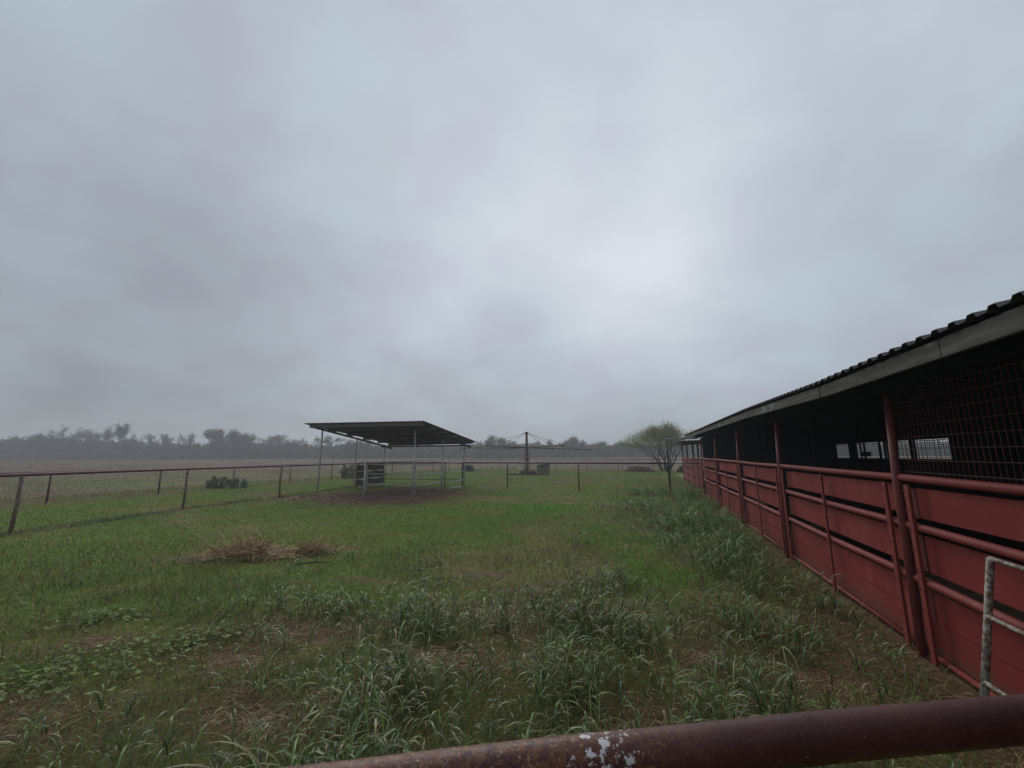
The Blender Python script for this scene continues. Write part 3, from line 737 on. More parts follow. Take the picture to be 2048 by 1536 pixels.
    mb.box(bp(16.5, W - .08, 1.655), BD * .32, BN * .02, Vector((0, 0, .075)))
    mb.box(bp(15.6, W - .08, 2.0), BD * 3.2, BN * .012, Vector((0, 0, .008)))
    mb.build('back_mesh', M_['shade_black'], e)
    # cross walls
    mb = MB(); d_ = BN * (W - .1)
    pr = [(.06, 2.55), (2.45, 2.95), (4.8, 2.57)]
    for (o0, z0), (o1, z1) in zip(pr[:-1], pr[1:]):
        n_ = 16
        for q in range(n_):
            oa, ob = o0 + (o1 - o0) * q / n_, o0 + (o1 - o0) * (q + 1) / n_; za, zb = z0 + (z1 - z0) * q / n_, z0 + (z1 - z0) * (q + 1) / n_
            om = oa + (ob - oa) * .6; b0 = len(mb.v)
            mb.v += [bp(18.72, oa, 0), bp(18.72, om, 0), bp(18.69, om, 0), bp(18.69, ob, 0), bp(18.72, oa, za), bp(18.72, om, za), bp(18.69, om, za), bp(18.69, ob, zb)]
            mb.f += [[b0, b0 + 1, b0 + 5, b0 + 4], [b0 + 1, b0 + 2, b0 + 6, b0 + 5], [b0 + 2, b0 + 3, b0 + 7, b0 + 6]]
    mb.box(bp(18.78, 2.4, 1.3), BD * .01, BN * 2.36, Vector((0, 0, 1.3)))
    mb.build('end_wall', M_['shade_black'], e)
    mb = MB(); mb.box(bp(-7.2, 2.4, 1.35), BD * .02, BN * 2.45, Vector((0, 0, 1.35))); mb.build('end_wall', M_['shade_black'], e)
    # stall dividers inside, low, seen as dim shapes
    for t_ in (7.5, 10.95):
        mb = MB(); mb.box(bp(t_, 2.6, .65), BD * .02, BN * 2.1, Vector((0, 0, .6)))
        for k in range(5): mb.tube([bp(t_, .5 + k, 1.25), bp(t_, .5 + k, 2.3)], .02, 6)
        mb.build('stall_divider', M_['shade_black'], e)
    # wire mesh of the nearest bays
    for a_, b_ in ((.3, 3.95), (-3.4, .3)):
        mb = MB()
        for t_ in np.arange(a_ + .07, b_ - .03, .055): mb.tube([bp(t_, .02, 1.44), bp(t_ + .004, .02, 2.2)], .0022, 4, False)
        for z in np.arange(1.5, 2.19, .098): mb.tube([bp(a_, .016, z), bp((a_ + b_) / 2, .02, z - .006), bp(b_, .016, z)], .0024, 4, False)
        mb.tube([bp(a_ + .05, .014, 1.452), bp(b_ - .05, .014, 1.452)], .008, 6)
        mb.build('wire_mesh', M_['wire'], e)
    # floor inside (dark soil)
    mb = MB(); mb.box(bp(5.8, 2.5, .02), BD * 12.9, BN * 2.38, Vector((0, 0, .01))); mb.build('stall_floor', M_['dirt'], e)
barn()
def second_barn():
    e = empty('stable_shelter', tuple(bp(26, 0, 0)), 'low roofed open shelter with red panels beyond the end of the red barn', 'shelter')
    T0, T1 = 18.85, 30.5
    for j, (z0, z1) in enumerate([(1.12, 1.42), (.70, 1.07), (.33, .66), (.03, .30)]):
        mb = MB(); mb.box(bp((T0 + T1) / 2, .02, (z0 + z1) / 2), BD * (T1 - T0) / 2, BN * .01, Vector((0, 0, (z1 - z0) / 2))); mb.build('metal_sheet', M_['red'], e)
    for z in (1.47, 1.09, .68, .31):
        mb = MB(); mb.tube([bp(T0, -.0, z), bp(T1, -.0, z)], .03, 8); mb.build('rail', M_['redpipe'], e, smooth=True)
    for t_ in (20.6, 22.9, 26.6, 30.4):
        for o_ in (0.03, 4.9):
            mb = MB(); mb.tube([bp(t_, o_, -.1), bp(t_, o_, 2.33)], .05, 8); mb.build('post', M_['iron'], e, smooth=True)
    mb = MB(); mb.box(bp(26, 4.2, .95), BD * 4.4, BN * .02, Vector((0, 0, .95))); mb.build('low_wall', M_['sheet'], e)
    mb = MB(); corr_sheet(mb, bp(21.2, -.7, 2.30), bp(31, -.7, 2.34) - bp(21.2, -.7, 2.30), BN * 6.05 + Vector((0, 0, .10)), 60, .03, (0, 0, 1))
    ro = mb.build('roof', M_['roof'], e); sl = ro.modifiers.new('thick', 'SOLIDIFY'); sl.thickness = .01
    mb = MB(); mb.bar(bp(21.2, -.6, 2.25), bp(31, -.6, 2.29), .05, .09); mb.bar(bp(21.2, .03, 2.28), bp(31, .03, 2.32), .05, .1); mb.bar(bp(21.2, 4.9, 2.36), bp(31, 4.9, 2.4), .05, .1)
    mb.build('beam', M_['iron'], e)
second_barn()

# ------------------------------------------------------------ mesh gate at the barn
def mesh_gate():
    P = Vector((7.0, 18.95, 0)); Q = bp(18.6, -.12, 0); d = Q - P
    e = empty('mesh_gate', tuple(P), 'tall frame with wire mesh closing the gap between fence and barn', 'gate')
    mb = MB(); mb.tube([P + Vector((0, 0, -.15)), P + Vector((0, 0, 1.25))], .055, 10); mb.tube([P + Vector((0, 0, 1.25)), P + Vector((-.02, 0, 2.36))], .036, 8); mb.build('post', M_['iron'], e, smooth=True)
    for z in (.04, 1.30, 2.36):
        mb = MB(); mb.tube([P + Vector((0 if z < 2 else -.15, 0, z)), P + d + Vector((0, 0, z))], .022, 8); mb.build('rail', M_['iron'], e, smooth=True)
    mb = MB(); n = 11
    for i in range(1, n): mb.tube([P + d * i / n + Vector((0, 0, .04)), P + d * i / n + Vector((0, 0, 1.3))], .0035, 4, False)
    for z in np.arange(.14, 1.3, .1): mb.tube([P + Vector((0, 0, z)), P + d + Vector((0, 0, z))], .0035, 4, False)
    mb.build('wire_mesh', M_['iron'], e)
    mb = MB(); mb.ell(P + Vector((-.06, -.06, 1.05)), (.09, 0, 0), (0, .06, 0), (0, 0, .17), 8, 6); mb.build('latch_box', M_['iron'], e)
mesh_gate()
def white_gate():
    d = Vector((-.311, -.95, 0)); L_ = 1.9
    G = lambda z, q=0: Vector((2.80 + .247 * z, 2.8, z)) + d * q
    e = empty('pipe_gate', tuple(G(0)), 'low peeling white pipe gate leaning against the red wall at lower right', 'gate')
    for q in (0, L_):
        mb = MB(); mb.tube([G(0, q), G(.995, q)], .0195, 16); mb.build('upright', M_['gate_pipe'], e, smooth=True)
    for z in (.99, .65, .28):
        mb = MB(); mb.tube([G(z), G(z, .05), G(z, L_)], [.017, .0135, .0135], 14); mb.build('rail', M_['gate_pipe'], e, smooth=True)
white_gate()

# ------------------------------------------------------------ open shed
SP = dict(fl=(-8.8, 19.33, 2.86), ml=(-8.37, 22.53, 2.57), bl=(-7.65, 25.16, 2.24), fr=(-4.33, 18.6, 2.88), mr=(-3.51, 21.25, 2.52), br=(-2.66, 23.45, 2.24))
def shed():
    e = empty('loafing_shed', (-6, 21.5, 0), 'open shed with a sloping dark corrugated roof on thin white posts', 'shed')
    for k, (x, y, z) in SP.items():
        lower = MB(); lower.tube([(x - (.03 if 'l' == k[1] else 0), y, -.1), (x, y, z)], .036, 10)
        lower.build('post', M_['white_pipe'], e, smooth=True)
    FLc, FRc, BRc, BLc = Vector((-9.12, 18.2, 3.10)), Vector((-3.72, 17.48, 3.12)), Vector((-1.99, 24.0, 2.44)), Vector((-7.55, 26.3, 2.42))
    # purlins along the width at steps down the slope, roof above
    def edge(l, r, s, k): return l + (r - l) * s
    for i, s_ in enumerate((.015, .17, .36, .55, .74, .9)):
        p = FLc.lerp(BLc, s_) + Vector((.18, 0, -.10)); q = FRc.lerp(BRc, s_) + Vector((-.02, 0, -.10))
        dirn = (q - p).normalized()
        mb = MB(); mb.bar(p, q, .045, .16); mb.build('purlin', M_['shedwood'], e, bevel=.006)
    for a_, b_ in (('fl', 'bl'), ('fr', 'br')):
        A, B, mid = Vector(SP[a_]), Vector(SP[b_]), Vector(SP['m' + a_[1]])
        A2 = A + (A - mid) * .25
        mb = MB(); mb.tube([A2 + Vector((0, 0, .045)), A + Vector((0, 0, .045)), mid + Vector((0, 0, .045)), B + Vector((0, 0, .03)), B + (B - mid) * .3], .055, 8); mb.build('pipe_beam', M_['iron'], e, smooth=True)
    A, B = Vector(SP['bl']), Vector(SP['br']); mb = MB(); mb.tube([A + (A - B) * .05, B + (B - A) * .07], .045, 8); mb.build('pipe_beam', M_['iron'], e, smooth=True)
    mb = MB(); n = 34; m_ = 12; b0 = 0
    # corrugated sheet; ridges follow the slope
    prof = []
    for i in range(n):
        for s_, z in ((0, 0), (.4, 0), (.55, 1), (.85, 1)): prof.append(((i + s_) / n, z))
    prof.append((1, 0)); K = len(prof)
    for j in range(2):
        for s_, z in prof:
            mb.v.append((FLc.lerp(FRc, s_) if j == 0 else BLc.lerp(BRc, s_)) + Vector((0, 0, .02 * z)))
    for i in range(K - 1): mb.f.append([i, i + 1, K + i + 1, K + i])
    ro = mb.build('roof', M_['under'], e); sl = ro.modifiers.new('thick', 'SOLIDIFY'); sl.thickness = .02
shed()
CP = 'weathered corral panels around the open shed'
def pipe_panel(A, B, zs, label, mats=('white_pipe', 'white_pipe'), ups=2, r=.024, top=None, z0=.02):
    A, B = Vector(A), Vector(B)
    e = empty('livestock_fence', (A.x, A.y, 0), label, 'fence', CP)
    for z in zs:
        mb = MB(); mb.tube([A + Vector((0, 0, z)), A.lerp(B, .5) + Vector((0, 0, z - .012)), B + Vector((0, 0, z))], r, 8); mb.build('rail', M_[mats[0]], e, smooth=True)
    for i in range(ups):
        p = A.lerp(B, i / (ups - 1))
        mb = MB(); mb.tube([p + Vector((0, 0, z0 - .05)), p + Vector((0, 0, (top or max(zs)) + .01))], r, 8); mb.build('upright', M_[mats[1]], e, smooth=True)
pipe_panel((-4.42, 18.75, 0), (-6.95, 20.3, 0), (1.29, .86, .37), 'white corral panel between front shed post and the edge-on gate')
pipe_panel((-4.27, 18.8, 0), (-3.55, 21.1, 0), (1.30, .86, .38), 'white corral panel along the right side between front and middle shed posts')
pipe_panel((-3.40, 21.4, 0), (-2.72, 23.3, 0), (1.32, .86, .38, .04), 'corral panel with dark uprights between middle and back right shed posts', ('white_pipe', 'green_pipe'))
pipe_panel((-7.5, 25.0, 0), (-2.80, 23.55, 0), (1.29, .37), 'long dark two-rail corral panel across the back of the shed', ('green_pipe', 'green_pipe'))
def small_gate():
    A, B = Vector((-6.98, 20.22, 0)), Vector((-6.24, 17.9, 0))
    e = empty('corral_gate', tuple(B), 'white gate standing open edge-on at the mouth of the shed pen', 'gate')
    for z in (1.42, 1.1, .78, .46, .16):
        mb = MB(); mb.tube([A + Vector((0, 0, z)), B + Vector((0, 0, z - .02))], .024, 8); mb.build('rail', M_['white_pipe'], e, smooth=True)
    for p in (A, B, A.lerp(B, .5)):
        mb = MB(); mb.tube([p + Vector((0, 0, .0)), p + Vector((0, 0, 1.45))], .028, 8); mb.build('upright', M_['white_pipe'], e, smooth=True)
small_gate()
def sheet_panel():
    A, B = Vector(SP['ml']).copy(), Vector(SP['bl']).copy(); A.z = B.z = 0; R = random.Random(4)
    A = A.lerp(B, .05); B = A.lerp(B, .97); d = (B - A)
    e = empty('windbreak_panel', tuple(A), 'three bent brown sheets fixed across the left back side of the shed', 'panel')
    for z0, z1 in ((.92, 1.22), (.52, .84), (.14, .42)):
        b0 = R.uniform(-.05, .05); mb = MB(); n = 8
        for i in range(n + 1):
            p = A + d * i / n; w_ = .03 * math.sin(i * 1.7 + z0 * 9)
            for z in (z0 + b0 * i / n + w_, z1 - b0 * i / n * .7 + w_): mb.v.append(p + Vector((.02 * math.sin(i * 2), 0, z)))
        for i in range(n): mb.f.append([2 * i, 2 * i + 1, 2 * i + 3, 2 * i + 2])
        o_ = mb.build('sheet', M_['sheet'], e); o_.modifiers.new('thick', 'SOLIDIFY').thickness = .02
    for z in (.88, .47, .1):
        mb = MB(); mb.tube([A + Vector((.05, -.03, z)), B + Vector((.05, -.03, z))], .024, 6); mb.build('rail', M_['white_pipe'], e, smooth=True)
    for p in (A, B):
        mb = MB(); mb.tube([p + Vector((.04, 0, -.05)), p + Vector((.04, 0, 1.24))], .03, 8); mb.build('upright', M_['iron'], e, smooth=True)
sheet_panel()

# ------------------------------------------------------------ horse walker
def walker():
    C = Vector((1.28, 37.3, 0)); V3 = Vector
    e = empty('horse_walker', tuple(C), 'rusty horse walker with a tall mast, long cable-stayed arms and base motor', 'horse walker')
    mb = MB(); mb.tube([C + V3((0, 0, .2)), C + V3((0, 0, 2.0))], .085, 12); mb.tube([C + V3((0, 0, 2.0)), C + V3((0, 0, 3.68))], .11, 12); mb.tube([C + V3((0, 0, 3.66)), C + V3((0, 0, 3.76))], .15, 12)
    mb.build('mast', M_['iron'], e, smooth=True)
    mb = MB(); mb.tube([C + V3((0, 0, 2.30)), C + V3((0, 0, 2.46))], .2, 12); mb.tube([C + V3((0, 0, 2.02)), C + V3((0, 0, 2.1))], .17, 12); mb.tube([C + V3((0, 0, 1.35)), C + V3((0, 0, 1.45))], .2, 12); mb.build('hub', M_['rust'], e)
    mb = MB()
    for k in range(4):
        a_ = k * math.pi / 2 + .5; u = V3((math.cos(a_), math.sin(a_), 0)); mb.tube([C + u * .16 + V3((0, 0, 1.95)), C + u * .24 + V3((0, 0, 1.4)), C + u * .3 + V3((0, 0, .75)), C + u * .22 + V3((0, 0, .15))], .025, 6)
    mb.build('base_frame', M_['rust'], e, smooth=True)
    tips = []
    for k, (a_, z, Ln) in enumerate(((-2, 2.16, 5.65), (62, 2.34, 6.0), (117, 2.36, 6.0), (180, 2.36, 5.9), (237, 2.47, 5.9), (296, 2.42, 5.9))):
        u = V3((math.cos(math.radians(a_)), math.sin(math.radians(a_)), 0)); tip = C + u * Ln + V3((0, 0, z)); tips.append(tip)
        mb = MB(); mb.tube([C + u * .15 + V3((0, 0, 2.38)), C.lerp(tip, .5) + V3((0, 0, 1.19)) + V3((0, 0, (2.38 - z) * 0)) , tip], .03, 8) if False else mb.tube([C + u * .15 + V3((0, 0, 2.38)), tip], [.045, .03], 8)
        arm = mb.build('arm', M_['iron'], e, smooth=True)
        mb = MB(); mb.tube([C + u * .1 + V3((0, 0, 3.66)), C + u * Ln * .80 + V3((0, 0, 2.38 + (z - 2.38) * .8 + .02))], .013, 5); mb.build('stay_cable', M_['iron'], e)
        mb = MB(); mb.tube([tip, tip + V3((0, 0, -.35)), tip + V3((.02, 0, -1.0))], .009, 4); mb.tube([tip + V3((0, 0, -.1)), tip + V3((0, 0, .05))], .05, 6); mb.build('lead_rope', M_['iron'], e)
    for i in range(6):
        p, q = tips[i], tips[(i + 1) % 6]; mb = MB(); mb.tube([p, p.lerp(q, .5) + V3((0, 0, -.12)), q], .008, 4); mb.build('tie_cable', M_['iron'], e)
    mb = MB(); mb.box(C + V3((0, 0, .1)), (.45, 0, 0), (0, .4, 0), (0, 0, .16)); mb.ell(C + V3((.45, -.15, .22)), (.34, 0, 0), (0, .22, 0), (0, 0, .24), 12, 8); mb.ell(C + V3((-.3, -.1, .28)), (.28, 0, 0), (0, .22, 0), (0, 0, .2), 12, 8)
    mb.build('motor', M_['iron'], e, bevel=.03)
    mb = MB(); mb.bar(C + V3((-1.7, -.2, .09)), C + V3((.9, -.1, .09)), .1, .12); mb.tube([C + V3((-1.95, -.2, .03)), C + V3((-.2, -.1, 1.55))], .02, 6); mb.build('brace', M_['iron'], e)
    g = empty('iron_frame', tuple(C + V3((1.35, -.2, 0))), 'dark bent iron frame standing at the right foot of the horse walker', 'frame')
    D = C + V3((1.35, -.2, 0)); R = random.Random(6)
    for k in range(5):
        x = -.42 + k * .22; mb = MB(); h = .86 + .07 * math.sin(k * 2) + .02 * k
        mb.tube([D + V3((x + .05, .15, -.02)), D + V3((x - .04, .1, .42)), D + V3((x + .04, .02, h)), D + V3((x + .13, -.1, h - .05)), D + V3((x + .09, -.2, .35)), D + V3((x + .02, -.22, 0))], [.035, .045, .07, .065, .045, .035], 7)
        mb.build('hoop', M_['iron'], g, smooth=True)
    mb = MB(); mb.tube([D + V3((-.5, 0, .76)), D + V3((0, -.02, .88)), D + V3((.55, .0, .93))], .06, 8); mb.tube([D + V3((-.45, -.22, .05)), D + V3((.5, -.2, .06))], .05, 6); mb.build('crossbar', M_['iron'], g, smooth=True)
walker()

# ------------------------------------------------------------ trees
def grow(R, base, height, spread, depth=4, trunks=1, up=.35, r0=.16, minr=.012, lean=0):
    """list of branch polylines with radii, and leaf anchor points"""
    br = []; tips = []
    def rec(p, d, ln, r, lv):
        pts = [p]; rs = [r]; n = 4
        for i in range(n):
            d = (d + Vector((R.gauss(0, .16), R.gauss(0, .16), R.gauss(0, .10) + up * .12))).normalized()
            p = p + d * ln / n; pts.append(p); rs.append(r * (1 - .42 * (i + 1) / n))
            if lv <= 1: tips.append(p)
        br.append((pts, rs, lv))
        if lv == 0: return
        k = R.choice((2, 3, 3)) if lv > 1 else 3
        for i in range(k):
            a_ = R.uniform(0, 6.283); sp_ = R.uniform(.45, 1.0) * spread
            q = d.orthogonal().normalized(); q.rotate(Matrix.Rotation(a_, 3, d))
            nd = (d + q * sp_).normalized(); nd.z = max(nd.z, -.1)
            at = pts[-1] if i < 2 else pts[R.choice((2, 3))]
            rec(at, nd, ln * R.uniform(.62, .86), rs[-1] * R.uniform(.65, .85), lv - 1)
    for i in range(trunks):
        a_ = 6.283 * i / trunks + R.uniform(-.4, .4); tl = .0 if trunks == 1 else R.uniform(.3, .75)
        rec(Vector(base) + Vector((math.cos(a_), math.sin(a_), 0)) * (.05 * trunks), Vector((math.cos(a_) * tl + lean, math.sin(a_) * tl, 1)).normalized(), height * .34, r0, depth)
    return br, tips
def leaves(R, tips, per, sd_, size, tones, dens=1.0):
    n = int(len(tips) * per); idx = R.integers(0, len(tips), n); T = np.array([tuple(p) for p in tips])
    clump = R.random(len(tips)) < dens
    idx = idx[clump[idx]]; n = len(idx)
    P = T[idx] + R.normal(0, sd_, (n, 3)); a_ = R.normal(size=(n, 3)); a_ /= np.linalg.norm(a_, axis=1)[:, None]
    b_ = np.cross(a_, R.normal(size=(n, 3))); b_ /= np.linalg.norm(b_, axis=1)[:, None]
    s_ = size * R.uniform(.5, 1.3, (n, 1))
    V = np.stack([P - a_ * s_, P + b_ * s_ * .5, P + a_ * s_, P - b_ * s_ * .5], 1)
    ct = R.random(len(tips)); tn = np.array(tones[0]) + (np.array(tones[1]) - np.array(tones[0])) * ct[idx][:, None]
    tn = tn * R.uniform(.7, 1.3, (n, 1)); F = (np.arange(n) * 4)[:, None] + np.arange(4)
    return V.reshape(-1, 3), F, np.repeat(tn[:, None], 4, 1).reshape(-1, 3)
def tree(name, loc, seed, height, width, label, cat='tree', group=None, trunks=1, depth=4, spread=.8, per=8, leaf=.3, sd_=.3, dens=1, tones=((.035, .045, .028), (.065, .075, .04)), r0=.18, minlv=0, seg=5, lean=0, up=.35, thin=.012):
    R = random.Random(seed); RN = np.random.default_rng(seed)
    br, tips = grow(R, (0, 0, 0), height, spread, depth, trunks, up, r0, lean=lean)
    zs = max(p.z for p in tips); xs = sorted(math.hypot(p.x, p.y) for p in tips)[int(len(tips) * .93)]
    kz, kx = height / (zs + .2), (width / 2) / max(xs, .1)
    sc = lambda p: Vector((p.x * kx, p.y * kx, p.z * kz))
    e = empty(name, loc, label, cat, group)
    mb = MB()
    for pts, rs, lv in br:
        mb.tube([sc(p) for p in pts], [max(r, thin) for r in rs], seg if lv > 1 else 3, False)
    for i in range(len(mb.v)): mb.v[i] = mb.v[i] + Vector(loc)
    mb.build('trunk', M_['bark'], e, smooth=True)
    V, F, T = leaves(RN, [sc(p) for p in tips], per, sd_, leaf, tones, dens)
    V = V + np.array(loc); V[:, 2] = np.maximum(V[:, 2], loc[2] + .05)
    npmesh('crown', V, [F], M_['leafy'], T, e)
    return e
def gz(x, y): return float(ground_z(np.array([x]), np.array([y]))[0])
tree('mesquite_tree', (16.3, 45.2, 0), 12, 5.3, 8.0, 'spreading pale green tree with forked trunks just left of the barn end', trunks=6, depth=4, spread=.7, per=18, leaf=.065, sd_=.26, dens=.6, tones=((.16, .185, .08), (.32, .345, .17)), r0=.13, seg=6, up=.5)
def at(px, Y): return ((px - 1024) / 830 * Y, Y, gz((px - 1024) / 830 * Y, Y))
FARTREES = [  # pixel column, distance, height, width, kind, label
 (22, 150, 8.3, 11, 'd', 'low dense tree at the left end of the far tree line'),
 (66, 148, 8.8, 11, 'd', 'rounded dense tree second from the left end of the tree line'),
 (112, 150, 8.8, 10, 'd', 'dark rounded tree just left of the tallest group in the tree line'),
 (165, 148, 12.0, 12, 'a', 'tall airy tree forming the left part of the tallest group'),
 (208, 150, 12.0, 11, 'a', 'tall airy tree in the middle of the tallest group on the left'),
 (246, 147, 13.2, 9, 'l', 'tallest leaning tree at the right end of the tallest group'),
 (292, 150, 9.4, 9, 'b', 'nearly bare tree right beside the tallest group of trees'),
 (322, 152, 9.6, 8, 'b', 'second nearly bare tree right of the tallest group'),
 (352, 150, 9.8, 9, 'b', 'third nearly bare tree right of the tallest group'),
 (384, 151, 9.8, 8, 'b', 'nearly bare tree touching the left side of the dense dome-shaped tree'),
 (440, 146, 10.2, 12, 'd', 'dense dome-shaped tree in the left half above the prickly pear'),
 (480, 151, 10.3, 7, 'b', 'bare-topped tree touching the right side of the dense dome-shaped tree'),
 (512, 150, 9.2, 9, 'a', 'loose crowned tree with a few leaves right of the dense dome-shaped tree'),
 (545, 150, 8.6, 8, 'a', 'small loose crowned tree left of the pale bare pair'),
 (574, 148, 9.0, 7, 'b', 'left tree of the pale bare pair left of the shed'),
 (600, 150, 7.8, 7, 'b', 'right tree of the pale bare pair left of the shed'),
 (672, 118, 7.0, 8, 'o', 'round open crowned tree seen between the left posts of the shed'),
 (730, 140, 6.4, 8, 'a', 'small tree seen under the shed roof left of its back post'),
 (985, 140, 6.9, 8.5, 'd', 'domed tree on the skyline just right of the shed roof'),
 (1020, 150, 6.2, 7, 'a', 'smaller tree on the skyline left of the walker mast'),
 (1085, 150, 6.2, 7, 'a', 'thin tree on the skyline behind the right arms of the walker'),
 (1150, 145, 6.8, 6, 'd', 'small rounded tree on the skyline above the right end of the walker'),
 (1200, 150, 5.6, 7, 'a', 'low tree on the skyline between the walker and the mesquite'),
 (1245, 150, 5.4, 7, 'a', 'low tree on the skyline touching the left of the mesquite'),
]
KIND = dict(d=dict(per=15, leaf=.26, sd_=.6, dens=.85, depth=4, trunks=2, thin=.04), a=dict(per=8, leaf=.2, sd_=.45, dens=.6, depth=4, trunks=2, thin=.05), b=dict(per=2.2, leaf=.16, sd_=.4, dens=.7, thin=.06, depth=4, r0=.2, spread=.9, trunks=2),
            l=dict(per=9, leaf=.2, sd_=.45, dens=.65, thin=.05, depth=4, lean=.3, trunks=2), o=dict(per=7, leaf=.16, sd_=.3, dens=.65, depth=4, trunks=1, thin=.04))
for i, (px, Y, h_, wd_, k, lab) in enumerate(FARTREES):
    tn = ((.035, .040, .028), (.062, .066, .042)) if px < 620 else ((.045, .058, .036), (.075, .088, .052))
    tree('tree', at(px, Y), 100 + i, h_, wd_ * 1.35, lab, group='trees along the far edge of the field', tones=tn, **KIND[k])
def woods():
    """the scrub mass the far trees stand in"""
    R = np.random.default_rng(41); n = 80000
    ang = R.uniform(-62, 62, n); th = np.radians(ang); Y = R.uniform(146, 172, n)
    x = np.tan(th) * Y; px = 1024 + 830 * x / Y
    prof = np.interp(px, [-700, 0, 120, 150, 270, 300, 400, 480, 600, 640, 700, 900, 1000, 1250, 1400, 3000], [6, 7.4, 7.4, 7.6, 7.2, 6.0, 5.9, 6.2, 5.6, 4.6, 5.2, 4.9, 5.0, 4.6, 5.0, 5.5])
    top = prof * (.72 + .5 * fbm(x, Y, .16, 7)) 
    z = top * R.random(n) ** .95 - .3
    P = np.stack([x, Y, ground_z(x, Y) + z], -1)
    a_ = R.normal(size=(n, 3)) * np.array([1, 1, .9]); a_ /= np.linalg.norm(a_, axis=1)[:, None]
    b_ = np.cross(a_, R.normal(size=(n, 3))); b_ /= np.linalg.norm(b_, axis=1)[:, None]
    s_ = R.uniform(.25, .8, (n, 1)) * (1.25 - .5 * (z / top)[:, None]); V = np.stack([P - a_ * s_, P + b_ * s_ * .7, P + a_ * s_, P - b_ * s_ * .7], 1)
    base = np.where(px < 640, 0, 1)[:, None]
    tn = (np.array((.042, .044, .032)) * (1 - base) + np.array((.062, .072, .046)) * base) * R.uniform(.6, 1.4, (n, 1)) * (.75 + .5 * fbm(x, Y, .1, 3))[:, None]
    # stems
    m_ = 3500; xs = np.tan(np.radians(R.uniform(-62, 62, m_))) ; Ys = R.uniform(145, 160, m_); xs = xs * Ys; hh = R.uniform(3, 7, m_) * np.interp(1024 + 830 * xs / Ys, [0, 640, 3000], [1, .75, .75]); zz = ground_z(xs, Ys); wd = R.uniform(.03, .09, m_); ln = R.normal(0, .8, m_)
    SV = np.stack([np.stack([xs - wd, Ys, zz], -1), np.stack([xs + wd, Ys, zz], -1), np.stack([xs + ln + wd * .3, Ys, zz + hh], -1), np.stack([xs + ln - wd * .3, Ys, zz + hh], -1)], 1)
    VV = np.concatenate([V.reshape(-1, 3), SV.reshape(-1, 3)]); F = (np.arange(n + m_) * 4)[:, None] + np.arange(4)
    T = np.concatenate([np.repeat(tn[:, None], 4, 1).reshape(-1, 3), np.tile(np.array((.05, .043, .036)), (m_ * 4, 1))])
    tag(npmesh('woodland', VV, [F], M_['leafy'], T), 'hazy grey-green belt of scrub woodland along the horizon', 'woodland', kind='stuff')
woods()

# ------------------------------------------------------------ shrubs and cacti
def shrub(name, x, y, wd, h, seed, label, tones, leaf=.06, n=2600, cat='shrub'):
    R = np.random.default_rng(seed); rr = random.Random(seed); e = empty(name, (x, y, 0), label, cat); mb = MB()
    for i in range(26):
        a_ = rr.uniform(0, 6.28); r_ = rr.uniform(.2, .9) * wd / 2
        mb.tube([(x, y, -.03), (x + math.cos(a_) * r_ * .5, y + math.sin(a_) * r_ * .4, h * .5), (x + math.cos(a_) * r_, y + math.sin(a_) * r_ * .6, h * rr.uniform(.6, 1.1))], [.02, .015, .008], 4)
    mb.build('stems', M_['bark'], e)
    a_ = R.uniform(0, 6.28, n); q = R.random(n) ** .5; z = R.random(n) ** 1.1
    P = np.stack([x + np.cos(a_) * q * wd / 2 * (1 - .5 * z), y + np.sin(a_) * q * wd * .3, z * h * (.6 + .5 * fbm(x + np.cos(a_) * q * wd, y * np.ones(n), 1.4, seed))], -1)
    u = R.normal(size=(n, 3)); u /= np.linalg.norm(u, axis=1)[:, None]; v = np.cross(u, R.normal(size=(n, 3))); v /= np.linalg.norm(v, axis=1)[:, None]
    s_ = leaf * R.uniform(.5, 1.4, (n, 1)); V = np.stack([P - u * s_, P + v * s_ * .4, P + u * s_, P - v * s_ * .4], 1); V[..., 2] = np.maximum(V[..., 2], 0)
    T = (np.array(tones[0]) + (np.array(tones[1]) - np.array(tones[0])) * R.random((n, 1))); T = np.repeat(T[:, None], 4, 1).reshape(-1, 3)
    npmesh('foliage', V.reshape(-1, 3), [(np.arange(n) * 4)[:, None] + np.arange(4)], M_['leafy'], T, e)
shrub('shrub', 12.9, 43.2, 3.4, .6, 3, 'low brownish scrubby bush along the far fence left of the mesquite', ((.09, .08, .05), (.17, .15, .09)))
shrub('shrub', -4.9, 46.5, 1.9, .75, 4, 'small grey-green bush seen just right of the shed in front of the far fence', ((.05, .055, .045), (.085, .09, .07)))
shrub('shrub', 16.9, 41.3, 2.0, .7, 8, 'brown scrubby growth at the foot of the mesquite behind the mesh gate', ((.05, .045, .03), (.10, .085, .05)))
def cactus(x, y, wd, h, n, seed, label):
    R = random.Random(seed); e = empty('prickly_pear', (x, y, 0), label, 'cactus', 'prickly pear clumps in the paddock')
    for k in range(n):
        mb = MB(); bx = x + R.uniform(-.5, .5) * wd; by = y + R.uniform(-.3, .3) * wd * .6; z = 0; lim = h * (1 - (abs(bx - x) / wd * 1.1) ** 2) * R.uniform(.75, 1.05)
        px_, tilt = bx, R.uniform(-.4, .4)
        while z < lim - .05:
            s_ = R.uniform(.10, .15); a_ = R.uniform(0, 3.14); u = Vector((math.cos(a_), math.sin(a_), 0)); up = Vector((tilt + R.uniform(-.35, .35), R.uniform(-.3, .3), 1)).normalized()
            c = Vector((px_, by, z)) + up * s_
            mb.ell(c, u * s_ * .8, u.cross(up) * .02, up * s_ * 1.1, 10, 6); px_ = c.x + up.x * s_ * .7; z = c.z + s_ * .65
        if mb.v: mb.build('pad_stack', M_['cactus'], e, smooth=True)
cactus(-15.6, 23.2, 2.0, .50, 34, 3, 'wide low clump of blue-green prickly pear in front of the outer left fence')
